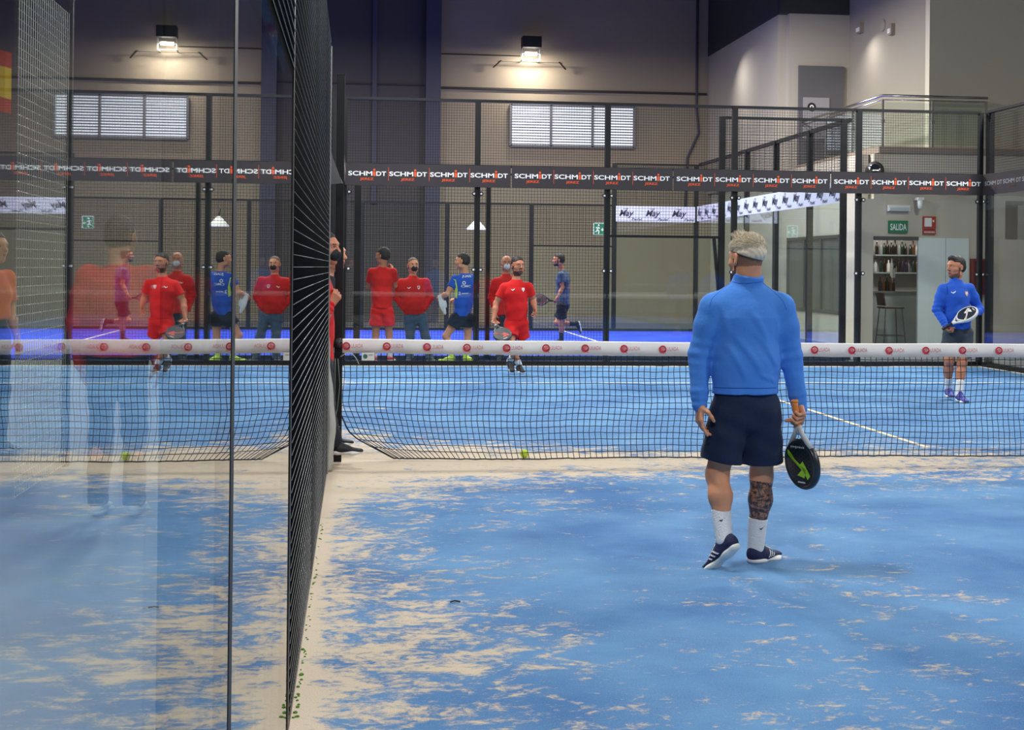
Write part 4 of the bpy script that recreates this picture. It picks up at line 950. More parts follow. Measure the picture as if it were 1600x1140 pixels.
# ------------------------------------------------------------------ rackets
def racket(name, label, butt, axis, face_n, frame_c, face_c, accent, grip_c, tip_c=None, words=None, throat_c=None):
    """45 cm padel racket: butt end, axis towards the tip, face normal"""
    b = Vector(butt); a = Vector(axis).normalized(); n = Vector(face_n); n = (n-a*n.dot(a)).normalized(); s = a.cross(n)
    t = thing(name, label, 'racket', b)
    W = lambda x, y, z=0: b+a*x+s*y+n*z
    # outline of the head, from throat to tip
    out = []
    for i in range(40):
        th = 2*PI*i/40; x = .318-.130*math.cos(th); y = .128*math.sin(th)*(1-.10*math.cos(th+.0)*(-1 if math.cos(th) > 0 else 1)*.0)
        if x < .25: y *= 1-.30*((.25-x)/.062)**1.5*.9
        out.append((x, y))
    k = MB(); hd = .0165; m = len(out); ring = []
    for (sc, z) in ((.86, hd+.002), (.95, hd+.002), (1.0, hd*.5), (1.0, -hd*.5), (.95, -hd-.002), (.86, -hd-.002)):
        ring.append([W(.318+(x-.318)*sc, y*sc, z) for x, y in out])
    vs = [p for r_ in ring for p in r_]; k.add(vs, [(j*m+i, j*m+(i+1) % m, (j+1) % 6*m+(i+1) % m, (j+1) % 6*m+i) for j in range(6) for i in range(m)])
    k.build('frame', frame_c, t, smooth=True)
    # faces with their round holes
    k = MB()
    for sg in (1, -1):
        k.add([W(.318+(x-.318)*.87, y*.87, sg*hd) for x, y in out], [tuple(range(m)) if sg > 0 else tuple(range(m))[::-1]])
        for ix in range(-4, 5):
            for iy in range(-4, 5):
                hx, hy = .325+ix*.020+(iy % 2)*.010, iy*.020
                if ((hx-.318)/.10)**2+(hy/.098)**2 < 1: disc(k, W(hx, hy, sg*(hd+.0008)), a, s, .0052, 8, 1)
    k.build('face', [face_c, RUBBER], t)
    k = MB()   # throat: two bars meeting at the handle
    for sg in (-1, 1): k.tube([W(.13, sg*.010), W(.165, sg*.028), W(.205, sg*.062), W(.235, sg*.088)], [.014, .013, .014, .013], 8)
    k.tube([W(.12, 0), W(.15, 0), W(.17, 0)], [.015, .014, .010], 8)
    k.build('throat', throat_c or frame_c, t, smooth=True)
    k = MB(); k.tube([W(.006, 0), W(.02, 0), W(.12, 0), W(.136, 0)], [.0165, .0155, .0150, .012], 12)
    for i in range(9): k.tube([W(.018+i*.0125, .0156*math.cos(q), .0156*math.sin(q))+a*(.0125*q/(2*PI)) for q in [2*PI*j/12 for j in range(13)]], .0012, 4)
    k.build('grip', grip_c, t, smooth=True)
    k = MB(); k.tube([W(-.006, 0), W(0, 0), W(.008, 0)], [.016, .0195, .017], 12); k.build('butt_cap', grip_c if tip_c is None else tip_c, t, smooth=True)
    k = MB()   # coloured print on both faces
    for sg in (1, -1):
        q = lambda x, y: W(x, y, sg*(hd+.0018))
        k.add([q(.245, .085), q(.275, .088), q(.345, -.012), q(.375, .028), q(.385, -.028), q(.345, -.050), q(.290, .040), q(.262, .062)], [(0, 1, 2, 7), (1, 2, 6, 7), (2, 5, 6), (2, 3, 4, 5)])
        k.add([q(.300, -.030), q(.370, -.078), q(.392, -.052), q(.318, -.004)], [(0, 1, 2, 3)])
        k.add([q(.405, -.03), q(.405, .03), q(.412, .03), q(.412, -.03)], [(0, 1, 2, 3)], 1)
        if words: put_text(k, words, q(.222, -.055), s if sg > 0 else -s, a, .11, .016, 1, .01)
    k.build('print', [accent, WHITE], t, fix=False)
    return t
# ------------------------------------------------------------------ figures
def figure(label, Y, J, face, look, top, bottom, shoes, hair, h=.008, skin=None, build=1.0, belly=0., tops=None, hands=None, look_up=0., feet=None, group=None, extra=None, cuffs=None):
    """J: joints measured in the picture as (x, y, extra depth); Y the distance along the hall.
    face / look: directions the chest and the nose point to. Returns the thing and its pieces."""
    skin = skin or SKIN
    j = {}
    for n, q in J.items():
        p = at(q[0], q[1], Y+(q[2] if len(q) > 2 else 0)); j[n] = np.array(p)
    f = un((face[0], face[1], 0)); r = np.cross(f, (0, 0, 1))
    base = Vector((float(j['pel'][0]), float(j['pel'][1]), 0)); T = thing('person', label, 'person', base, group)
    b = build; up = V3(0, 0, 1)
    hd = Head(j['head'], (look[0], look[1], look_up), size=hair.get('size', 1.09))
    B = Sculpt()
    hd.skull(B)
    nb = j['neck']; B.seg(nb-up*.03, hd.P(0, -.022, -.03), .060*b, .052*b, k=.03)
    ch = nb-up*.20; B.seg(j['pel'], ch, .12, .12, side=r, da=.08, db=.09, k=.04); B.seg(ch, nb-up*.06, .12, .08, side=r, da=.09, db=.06, k=.04)
    for sd in 'LR':
        sh, el, wr = j['sh'+sd], j['el'+sd], j['wr'+sd]
        B.seg(nb-up*.07, sh, .05, .048*b, k=.03)
        B.seg(sh, el, .050*b, .038*b, k=.02); m = sh*.45+el*.55; B.seg(m-(el-sh)*.15, m+(el-sh)*.12, .048*b, .045*b, k=.02)
        B.seg(el, el*.6+wr*.4, .039*b, .040*b, k=.02); B.seg(el*.6+wr*.4, wr, .040*b, .026*b, k=.02)
        hp, kn, an = j['hip'+sd], j['kn'+sd], j['an'+sd]
        B.seg(hp, kn, .080*b, .053*b, k=.03); B.ell(kn+f*.012, (.050*b, .052*b, .058*b), r, f, .02)
        c1 = kn*.66+an*.34
        back = -f if abs((an-kn)@up) > .25 else up*.5
        B.seg(kn, c1+back*.012, .050*b, .055*b, k=.025); B.seg(c1+back*.012, kn*.25+an*.75, .055*b, .037*b, k=.025); B.seg(kn*.25+an*.75, an-up*.02, .036*b, .033*b, k=.02)
    H = {}
    for sd in 'LR':
        o = (hands or {}).get(sd, {})
        if o.get('hide'): continue
        d0 = un(j['wr'+sd]-j['el'+sd]); n0 = o.get('n', (r if sd == 'L' else -r))
        # thumb side: for a hanging arm the thumb points forward
        H[sd] = hand(B, j['wr'+sd], j['el'+sd], n0, o.get('curl', .35), o.get('ts', -1 if sd == 'R' else 1), s=o.get('s', 1.0), dirv=o.get('dir'), curls=o.get('curls'))
    beardless = hair.get('beard', 0) == 0
    hairm = hair.get('m', BROWN_HAIR)
    mats = [skin, LIP, hair.get('bm', BEARD), hair.get('fade', STUBBLE), TATTOO]
    tat = (extra or {}).get('tattoo')
    def pick(C):
        q = hd.loc(C); x, y, z = np.abs(q[:, 0]), q[:, 1], q[:, 2]; out = np.zeros(len(C), int); near = (x < .11) & (np.abs(y) < .14) & (z > -.13) & (z < .14)
        brow = near & (z > .034) & (z < .0405) & (x > .014) & (x < .044) & (y > .068)
        if hair.get('beard', 0):
            jaw = near & (y > .004) & (z < -.060+.55*np.maximum(0, x-.046)-.10*np.maximum(0, .03-x)) & (z > -.118) & (y+z*.35 > -.030)
            tash = near & (x < .030) & (y > .088) & (z < -.022) & (z > -.036)
            chin = near & (x < .026) & (y > .070) & (z < -.052)
            side_ = near & (x > .060) & (y > .004) & (y < .022) & (z < .010) & (z > -.07)
            bd = jaw | tash | chin | side_
            out[bd] = 2
        out[brow] = 2 if hair.get('dark', 1) else 3
        out[near & (z < -.034) & (z > -.055) & (x < .020) & (y > .094)] = 1
        if 'fade' in hair:
            fd = near & (y < .012) & (z > hair.get('fz', -.020)) & (x < .082) & ~((x > .074) & (np.abs(y+.006) < .022))
            out[fd] = 3
        if tat is not None:
            a, c, rr = tat; ax = un(c-a); hgt = (C-a)@ax; rad = np.linalg.norm((C-a)-hgt[:, None]*ax, axis=1)
            out[(hgt > 0) & (hgt < np.linalg.norm(c-a)) & (rad < rr)] = 4
        return out
    body = sculpt_obj('body', B, h, mats, T, pick)
    hd.eyes(T)
    # hair
    if hair.get('cap', 1):
        HS = Sculpt(); hd.hair(HS, hair.get('top', .016), hair.get('side', .006), hair.get('front', .060), hair.get('low', -.045), hair.get('quiff', 0))
        if hair.get('rough', 1): HS.disp(lambda P: .0022*np.sin(P[:, 0]*310+P[:, 2]*90)*np.sin(P[:, 1]*270+P[:, 2]*130))
        sculpt_obj('hair', HS, min(h, .006), hairm, T, None, 0)
    # upper garment
    tm = top['m']; long = top.get('long', False); G = Sculpt(); fit = top.get('fit', 1.0)
    hem = j['pel']+up*top.get('hem', -.02)
    sw = np.linalg.norm(j['shL']-j['shR'])/2
    wa = top.get('waist', .150)*fit; cd = top.get('depth', .115)*fit
    mid = j['pel']*.5+ch*.5
    G.seg(hem, mid, top.get('hemw', wa*1.02), wa, side=r, da=top.get('hemd', cd), db=cd+belly*.7, k=.04)
    G.seg(mid, ch+up*.03, wa, (sw+.005)*fit, side=r, da=cd+belly*.7, db=cd*1.02, k=.05)
    if belly: G.ell(mid-up*.01+f*belly*.9, (wa*.9, cd*.8, .15), r, f, .06)
    G.seg(ch+up*.02, nb-up*.085, sw*.96*fit, sw*.60, side=r, da=cd*1.0, db=.075, k=.05)
    G.seg(nb-up*.06, nb-up*.02, .085, .062, side=r, da=.070, db=.060, k=.04)
    if top.get('collar'):
        cu = un(hd.P(0, -.025, -.05)-nb); ce = nb+cu*top.get('ch', .035); G.seg(nb-up*.03, ce, top.get('cr', .072), top.get('cr', .072)-.005, k=.012); G.cut(ce+cu*.006, cu*.9+f*.25, lo=ce-.2, hi=ce+.2)
    G.cut(hem, -up)
    for sd in 'LR':
        sh, el, wr = j['sh'+sd], j['el'+sd], j['wr'+sd]; a_ = (top.get('arm', .060))*fit
        G.seg(nb-up*.062, sh-up*.004, .046, a_*.93, k=.05)
        if long:
            G.seg(sh, sh*.6+el*.4, a_*.95, a_*1.02, k=.04); G.seg(sh*.6+el*.4, el, a_*1.02, a_*.88, k=.03); G.seg(el, el*.25+wr*.75, a_*.88, a_*.70, k=.02); G.seg(el*.25+wr*.75, wr+(wr-el)*.03, a_*.70, a_*.60, k=.01)
        else:
            t = top.get('sleeve', .62); e2 = sh*(1-t)+el*t; G.seg(sh, e2+(e2-sh)*.2, a_*1.05, a_*1.12, k=.03)
            G.cut(e2, el-sh, lo=np.minimum(e2, el)-.11, hi=np.maximum(e2, el)+.11) if False else None
    fs = top.get('seed', 1)*1.7
    fold = top.get('fold', .004)
    def folds(P):
        q = P-ch; a = q@r; z = q@up; d_ = q@f
        w = np.sin(z*46+a*30+fs+2.0*np.sin(a*17+fs))*.5+np.sin(z*23-a*38+fs*2+1.6*np.sin(z*11))*.5
        low = np.clip((ch[2]-P[:, 2]+.06)/.25, .15, 1)
        out = -fold*np.sign(w)*np.abs(w)**1.5*low
        for sd in 'LR':
            sh, el, wr = j['sh'+sd], j['el'+sd], j['wr'+sd]
            de = np.linalg.norm(P-el, axis=1); out = out-fold*1.1*np.exp(-(de/.09)**2)*np.sin((P-el)@un(wr-sh)*120+fs)
            if long: dw = np.linalg.norm(P-wr, axis=1); out = out-fold*1.0*np.exp(-(dw/.07)**2)*np.sin((P-wr)@un(wr-el)*170)
        return out
    if top.get('creases'): G.disp(top['creases'](j, f, r, up))
    G.disp(folds)
    if not long:
        # short sleeves end in a clean plane across the upper arm
        for sd in 'LR':
            sh, el = j['sh'+sd], j['el'+sd]; t = top.get('sleeve', .62); e2 = sh*(1-t)+el*t; ax = un(el-sh)
            tor = lambda P, e2=e2, ax=ax, c=ch, sh=sh: np.minimum((P-e2)@ax, .075-np.linalg.norm((P-e2)-((P-e2)@ax)[:, None]*ax, axis=1))
            G.add(e2-.13, e2+.13, tor, 0, 'i')
    shirt = sculpt_obj(top.get('name', 'shirt'), G, h*.9, tm if isinstance(tm, list) else [tm], T, None, top.get('relax', 1))
    # lower garment
    G = Sculpt(); bt = bottom; pw = bottom.get('w', .155)
    G.seg(j['pel']+up*.03, j['pel']-up*.05, pw-.01, pw, side=r, da=.105+belly*.3, db=.110, k=.04)
    for sd in 'LR':
        hp, kn, an = j['hip'+sd], j['kn'+sd], j['an'+sd]
        if bt.get('long'):
            G.seg(hp, kn, .092, .072, k=.035); G.seg(kn, an+up*.0, .072, .062, k=.02); G.seg(an, an-un(an-kn)*.0-up*.025, .062, .060, k=.01)
        else:
            t = bt.get('t', .80); e2 = hp*(1-t)+kn*t; G.seg(hp, e2+(kn-hp)*.16, bt.get('legw', .098), bt.get('flare', .104), k=.022)
    bs = bt.get('seed', 3)
    G.disp(lambda P: -bt.get('fold', .0045)*np.sin((P@r)*42+bs+2*np.sin(P[:, 2]*14+bs))*np.clip((j['pel'][2]-P[:, 2])/.2, .1, 1)-.0022*np.sin(P[:, 2]*60+(P@r)*25+bs))
    if not bt.get('long'):
        for sd in 'LR':
            hp, kn = j['hip'+sd], j['kn'+sd]; t = bt.get('t', .80); e2 = hp*(1-t)+kn*t; ax = un(kn-hp)
            G.add(e2-.22, e2+.22, lambda P, e2=e2, ax=ax: np.minimum((P-e2)@ax, .135-np.linalg.norm((P-e2)-((P-e2)@ax)[:, None]*ax, axis=1)), 0, 'i')
    else:
        for sd in 'LR':
            an = j['an'+sd]
            G.cut(an-up*.035, -up, lo=an-.12, hi=an+.12)
    pants = sculpt_obj(bt.get('name', 'shorts'), G, h*.9, bt['m'], T)
    # socks and shoes
    for sd in 'LR':
        an, kn = j['an'+sd], j['kn'+sd]; ft = (feet or {}).get(sd, {})
        if not bt.get('long'):
            G = Sculpt(); ax = un(kn-an); hs = shoes.get('sock', .14); G.seg(an-ax*.02, an+ax*hs, .042, .047*b, k=.01); G.disp(lambda P: -.0012*np.sin(P[:, 2]*420)*0); G.cut(an+ax*hs, ax)
            so = sculpt_obj('sock', G, min(h, .007), shoes.get('sockm', SOCK), T)
        U, Z = Sculpt(), Sculpt(); sa = an+(-up*.0)
        td = ft.get('dir', (f[0], f[1], 0)); upv = ft.get('up', (0, 0, 1))
        shoe(U, Z, sa, td, upv, s=ft.get('s', 1.0))
        o = sculpt_obj('shoe', U, min(h, .007), shoes['m'], T); sculpt_obj('sole', Z, min(h, .007), shoes.get('sole', WHITE), o)
    return dict(T=T, j=j, f=f, r=r, hd=hd, H=H, shirt=shirt, pants=pants, body=body)
def fix_parts(fig): pass
def chest_mark(fig, pos, size, kind, m, m2=None, view=None):
    """small tick or crest printed on the breast; pos = (right, up) from the chest centre"""
    j, f, r = fig['j'], fig['f'], fig['r']; c = j['neck']-V3(0, 0, .17)+r*pos[0]+V3(0, 0, pos[1])+f*.1; c = Vector(c.tolist()); u = Vector((-r).tolist()); v = Vector((0, 0, 1)); k = MB(); d = Vector((-f).tolist())
    def q(a, b_): return c+u*a*size+v*b_*size
    if kind == 'tick': k.add([q(-.5, .1), q(-.15, -.12), q(.5, .28), q(.42, .05), q(-.1, -.38), q(-.48, -.12)], [(0, 1, 4, 5), (1, 2, 3, 4)])
    else:
        k.add([q(-.4, .5), q(.4, .5), q(.4, -.1), q(0, -.55), q(-.4, -.1)], [(0, 1, 2, 3, 4)])
        k.v += []; b0 = MB(); b0.add([q(-.25, .3), q(0, .3), q(0, -.3), q(-.25, -.05)], [(0, 1, 2, 3)]); b0.add([q(0, .35), q(.25, .35), q(.25, 0), q(0, 0)], [(0, 1, 2, 3)])
        print_obj('crest_shield', b0, m2 or m, fig['shirt'], fig['shirt'], d, .0055)
    print_obj('chest_tick' if kind == 'tick' else 'chest_crest', k, m, fig['shirt'], fig['shirt'], d, .004)
def mask_on(fig, m, ring=True):
    hd = fig['hd']; G = Sculpt()
    G.ell(hd.P(0, .068, -.036), (.052, .052, .050), hd.r, hd.f, .01); G.seg(hd.P(0, .100, -.002), hd.P(0, .108, -.03), .012, .02, k=.02)
    G.cut(hd.P(0, .040, -.04), -hd.f-hd.u*.1)
    sculpt_obj('face_mask', G, .005, m, fig['T'])
    k = MB()
    for q in (-1, 1):
        k.tube([Vector(hd.P(q*.050, .055, -.018).tolist()), Vector(hd.P(q*.074, .018, .006).tolist()), Vector(hd.P(q*.080, -.012, .012).tolist())], .0015, 5)
        k.tube([Vector(hd.P(q*.048, .052, -.062).tolist()), Vector(hd.P(q*.072, .010, -.030).tolist()), Vector(hd.P(q*.080, -.012, .0).tolist())], .0015, 5)
    k.build('ear_loop', m, fig['T'])

BLUE = cloth('royal_blue_jersey', rgb(74, 136, 220), .05); BLUE2 = cloth('blue_jersey', rgb(38, 88, 190), .06)
NAVY = cloth('navy_shorts_cloth', rgb(30, 42, 68), .08); RED_T = cloth('red_jersey', rgb(208, 30, 30), .06); RED_J = cloth('red_fleece', rgb(206, 34, 34), .08)
JEANS = cloth('blue_denim', rgb(66, 84, 104), .15); DARK = cloth('black_trousers', rgb(34, 36, 44), .1); BLK = cloth('black_shorts_cloth', rgb(28, 32, 42), .1)
SL = cloth('slate_jersey', rgb(66, 82, 108), .08); GREENGREY = cloth('dark_grey_shorts', rgb(52, 60, 70), .1)
SH_NAVY = mat('navy_shoe_knit', rgb(34, 36, 74), rough=.8, bump=(120, .3)); SOLE_W = mat('white_sole', rgb(228, 228, 224), rough=.6)
SH_BLK = mat('black_shoe', rgb(28, 28, 34), rough=.7); SH_BLUE = mat('violet_blue_shoe', rgb(46, 52, 140), rough=.6); SH_LIME = mat('lime_shoe', rgb(190, 220, 60), rough=.6); SH_RED = mat('red_shoe', rgb(230, 60, 50), rough=.6)
SHOE_GREY = mat('grey_shoe', rgb(60, 60, 64), rough=.7)
BLONDE = mat('bleached_hair', rgb(222, 208, 182), rough=.6, noise=(60, .15))

# --- the player seen from behind in the near half
def back_creases(j, f, r, up):
    c = (j['neck']+j['pel'])/2
    lines = [((-.02, .16), (.10, -.05), .010, .020), ((.00, .06), (.14, -.14), .010, .018), ((-.10, .04), (.05, -.17), .010, .020), ((-.14, .00), (-.03, -.20), .009, .018), ((.13, .12), (.15, -.08), .006, .018), ((-.155, .18), (-.13, .02), .007, .016), ((.02, -.16), (.13, -.20), .008, .014)]
    def fn(P):
        q = P-c; x = q@r; z = q@up; back = np.clip(-(q@f)/.05, 0, 1); out = np.zeros(len(P))
        for (x0, z0), (x1, z1), amp, wd in lines:
            dx, dz = x1-x0, z1-z0; L = math.hypot(dx, dz); t = np.clip(((x-x0)*dx+(z-z0)*dz)/L**2, 0, 1); bow = .018*np.sin(t*PI)
            dd = ((x-x0-t*dx)*dz-(z-z0-t*dz)*dx)/L+bow; ov = np.hypot(x-x0-t*dx, z-z0-t*dz)
            out -= amp*np.exp(-(ov/wd)**2)*np.sin(PI*np.clip(t, .04, .96))*(1+0*dd)
            out += amp*.55*np.exp(-((dd-wd*1.5)/wd)**2)*np.sin(PI*t)*np.exp(-np.maximum(0, np.abs(dd)-.06)/.02)
        return out*back
    return fn
Yn = 6.30
NJ = dict(head=(1167, 407, .0), neck=(1167, 440, .01), pel=(1164, 625, .0), shL=(1114, 479, .0), shR=(1221, 479, .0), elL=(1093, 553, .02), elR=(1236, 556, .02),
          wrL=(1093, 631, -.02), wrR=(1249, 636, .0), hipL=(1141, 640, 0), hipR=(1190, 640, 0), knL=(1121, 741, .02), knR=(1190, 742, .05), anL=(1131, 838, -.10), anR=(1181, 851, .03))
TAT = (np.array(at(1190, 752, 6.35)), np.array(at(1181, 830, 6.33)), .09)
near = figure('man with bleached hair in royal blue jersey and navy shorts, seen from behind', Yn, NJ, (-.06, 1), (-.42, 1), dict(m=BLUE, long=True, collar=True, name='jersey', waist=.165, depth=.118, fold=.0022, hem=.035, hemw=.170, arm=.064, ch=.040, cr=.080, creases=back_creases, fit=1.0, relax=5),
              dict(m=NAVY, t=.78, w=.165, legw=.100, flare=.108, fold=.003), dict(m=SH_NAVY, sole=SOLE_W, sock=.135), dict(m=BLONDE, beard=1, cap=0, fade=STUBBLE, fz=-.030, dark=1, size=1.0), h=.0042, build=1.05,
              hands=dict(L=dict(curl=.38, n=(1, .1, 0), curls=(.55, .48, .40, .22)), R=dict(curl=1.2, n=(-1, 0, 0), dir=(-.05, -.80, -.60), ts=1, curls=(1.25, 1.25, 1.2, 1.15))), extra=dict(tattoo=TAT), look_up=-.05,
              feet=dict(L=dict(dir=(-.50, .48, -.62), up=(-.45, .55, .70)), R=dict(dir=(.72, .66, -.03))))
hd = near['hd']
HS = Sculpt()
hd.E(HS, (0, -.010, .060), (.0770, .098, .063), .02)
hd.E(HS, (0, -.030, .024), (.0735, .0775, .046), .03)
HS.disp(lambda P: .0012*np.sin(P[:, 0]*190+P[:, 2]*70)*np.sin(P[:, 1]*160+P[:, 2]*110))
HS.cut(hd.P(0, -.06, .010), -hd.u*1.0+hd.f*.30-hd.r*.17)
ho = sculpt_obj('hair', HS, .0035, BLONDE, near['T'], None, 0)
# strands combed forward and standing up on the crown
k = MB(); rng = random.Random(4)
for i in range(5200):
    th = rng.uniform(0, 2*PI); ph = rng.uniform(0, 1)**.6*1.42
    x = .077*math.sin(ph)*math.cos(th); y = -.010+.098*math.sin(ph)*math.sin(th); z = .060+.064*math.cos(ph)
    if z < .016+.42*max(0, y+.06)-.25*x: continue
    tt = min(1, max(0, (z-.045)/.07)); tt = tt*tt*(3-2*tt); L = rng.uniform(.020, .040)*(.5+.5*tt); root = Vector(hd.P(x, y, z-.004).tolist())
    n = Vector((hd.r*(x/.077)+hd.f*((y+.008)/.1)+hd.u*((z-.064)/.072)).tolist()).normalized(); fw = Vector(hd.f.tolist()); upv = Vector(hd.u.tolist()); rr = Vector(hd.r.tolist())
    flow = (fw*.55-n*0+rr*(-.35+rng.uniform(-.5, .5))+upv*(-.75+1.1*tt)); flow = (flow-n*flow.dot(n)).normalized()
    lift = .04+.62*tt+rng.uniform(-.1, .15)
    p1 = root+(flow+n*lift).normalized()*L*.55; p2 = p1+(flow+n*lift*.4+upv*-.05).normalized()*L*.45
    k.tube([root, p1, p2], [.0017, .0014, .0003], 3, rng.choice((0, 0, 1, 2)), cap=False)
for i in range(420):
    a = rng.uniform(0, 2*PI); q = rng.uniform(0, .85)**.7; x = .056*q*math.cos(a); y = .010+.070*q*math.sin(a); z = .060+.064*math.sqrt(max(0, 1-(x/.077)**2-((y+.010)/.098)**2))
    root = Vector(hd.P(x, y, z-.004).tolist()); lean = rr*(-.25+rng.uniform(-.5, .5)+x*6)+fw*(.25+rng.uniform(-.3, .3)); L = rng.uniform(.016, .030)+(.020 if y > .03 and x < .01 else 0)
    p1 = root+(upv+lean*.5).normalized()*L*.6; p2 = p1+(upv*.6+lean).normalized()*L*.5
    k.tube([root, p1, p2], [.0028, .0022, .0004], 4, rng.choice((0, 0, 1, 2)), cap=False)
st_ = k.build('hair_strands', [BLONDE, mat('ash_blond', rgb(190, 174, 146), rough=.6), mat('pale_blond', rgb(232, 222, 200), rough=.6)], ho, smooth=True, fix=False)
# collar seam and raglan seams
SEAM = cloth('jersey_seam', rgb(34, 86, 176))
j = near['j']; VD = (Vector(at(1165, 520, Yn))-Vector(CP.tolist())).normalized()
for pts in ([(1141, 437), (1150, 441), (1166, 442.5), (1182, 441), (1194, 438)], [(1143, 440), (1126, 452), (1112, 466), (1107, 482)], [(1192, 441), (1210, 455), (1224, 470), (1230, 486)]):
    P = [Vector(at(x, y, Yn-.1)) for x, y in pts]; fine = []
    for a, b_ in zip(P[:-1], P[1:]):
        for i in range(6): fine.append(a+(b_-a)*i/6)
    q = on_cloth(near['shirt'], fine, VD, .0005); k = MB(); k.tube(q, .0011, 5, cap=False); k.build('seam', SEAM, near['shirt'], smooth=True)
k = MB(); rr = Vector(near['r'].tolist()); 
hem = [Vector(at(x, 606, Yn-.1)) for x in range(1113, 1225, 4)]; q = on_cloth(near['shirt'], hem, VD, .0008); k.tube(q, .0018, 5, cap=False); k.build('hem_seam', SEAM, near['shirt'], smooth=True)
# shoe details: stripes, laces, heel tab
def children(o, nm): return [c for c in bpy.data.objects if c.parent == o and c.name.split('.')[0] == nm]
for sd, dirv, upv in (('L', (-.50, .48, -.62), (-.45, .55, .70)), ('R', (.72, .66, -.03), (0, 0, 1))):
    f_ = un(dirv); u_ = np.array(upv, float); u_ = un(u_-f_*(u_@f_)); r_ = np.cross(f_, u_); a_ = j['an'+sd]
    sh_ = children(near['T'], 'shoe')[0 if sd == 'L' else 1]
    Hh = lambda x, y, z: Vector((a_+f_*x+r_*y+u_*z).tolist())
    for side in (-1, 1):
        k = MB()
        for i in range(3):
            x0 = .045+i*.026
            for s_ in range(4):
                t0, t1 = s_/4, (s_+1)/4
                g = lambda t, w: Hh(x0+.030*(1-t)*-1+.03+w, side*.1, -.062+.036*t)
                k.add([g(t0, 0), g(t0, .011), g(t1, .011), g(t1, 0)], [(0, 1, 2, 3)])
        print_obj('side_stripes', k, WHITE, sh_, sh_, Vector((r_*-side).tolist()), .0022)
    k = MB()
    for i in range(5):
        x = .040+i*.018
        for sg in (-1, 1):
            pts = [Hh(x+.009*t, sg*(.020-.040*t), .05) for t in [q/6 for q in range(7)]]; q = on_cloth(sh_, pts, Vector((-u_).tolist()), .002); (k.tube(q, .0024, 5) if len(q) > 2 else None)
    k.build('laces', WHITE, sh_, smooth=True)
    so = children(near['T'], 'sock')[0 if sd == 'L' else 1]
    k = MB(); cpos = j['an'+sd]*.45+j['kn'+sd]*.55*0+j['an'+sd]*.55; ax = un(j['kn'+sd]-j['an'+sd]); c = Vector((j['an'+sd]+ax*.095).tolist())+Vector((0, -.1, 0)); uu = Vector((1, 0, 0)); vv = Vector((0, 0, 1))
    q = lambda a, b_: c+uu*a*.034+vv*b_*.034+uu*(-.01 if sd == 'L' else .012)
    k.add([q(-.5, -.15), q(-.2, -.32), q(.5, .3), q(-.2, -.1), q(-.36, -.06)], [(0, 1, 3, 4), (1, 2, 3)]); print_obj('sock_mark', k, RUBBER, so, so, (0, 1, 0), .0015)
# racket in his right hand
g = near['H']['R']['grip']
LIME = mat('lime_print', rgb(176, 232, 50), rough=.5); RK_F = mat('grey_white_frame', rgb(190, 194, 196), rough=.35); RK_B = mat('black_carbon', rgb(34, 42, 46), rough=.35, spec=.6); GRIPO = mat('orange_grip_tape', rgb(230, 140, 62), rough=.8)
bt_ = at(1238.5, 629, Yn-.02); tp_ = at(1255.5, 766, Yn-.02)
gg = Vector(g.tolist()); ax_ = (Vector(tp_)-Vector(bt_)).normalized()
ax_ = Vector((ax_.x, 0, ax_.z)).normalized()
racket('padel_racket', 'black and lime padel racket with orange grip hanging in the near player\'s right hand', gg-ax_*.082, ax_, (-.95, -.31, 0), RK_B, RK_B, LIME, GRIPO, None, 'padel', RK_F)
# --- the player in red walking along the net's far side
J = dict(head=(809, 416.5), neck=(806, 438), pel=(807, 499), shR=(788, 449), shL=(826, 448, -.02), elR=(775, 474, .0), wrR=(772, 497, -.10), elL=(833, 469, .05), wrL=(836, 482, -.05), hipR=(799, 504), hipL=(815, 504), knR=(798, 537, -.12), knL=(815, 538, .12), anR=(811, 570, -.05), anL=(797, 562, .36))
redp = figure('man in red shirt and red shorts walking forward with a racket beyond the net', 18.08, J, (.22, -1), (.35, -1), dict(m=RED_T, name='shirt', waist=.150, depth=.115, hem=-.01, hemw=.150, sleeve=.62, arm=.058, seed=2), dict(m=RED_T, t=.66, legw=.098, flare=.108), dict(m=SH_BLK, sock=.08),
             dict(beard=1, top=.014, side=.006, bm=mat('trimmed_beard', rgb(74, 54, 46), rough=.8)), h=.0075, skin=SKIN2, hands=dict(R=dict(curl=1.1, n=(.6, -.5, 0)), L=dict(curl=.6, n=(-.8, 0, 0), curls=(.9, .8, .6, .3))), feet=dict(R=dict(dir=(.15, -1, -.06)), L=dict(dir=(.1, -.9, -.45), up=(0, -.45, .9))))
chest_mark(redp, (.075, .05), .05, 'tick', WHITE); chest_mark(redp, (-.07, .045), .052, 'crest', WHITE, ORANGE)
g = Vector(redp['H']['R']['grip'].tolist()); a_ = Vector(at(790, 512, 17.8))-Vector(at(771, 497, 18.0))
RKR = mat('red_grey_print', rgb(190, 74, 62), rough=.5)
racket('padel_racket', 'black and white padel racket in the red player\'s hand beyond the net', g-a_.normalized()*.075, Vector((.38, -.72, -.58)), (-.1, -.7, .7), RK_B, RK_B, RKR, WHITE, RUBBER)
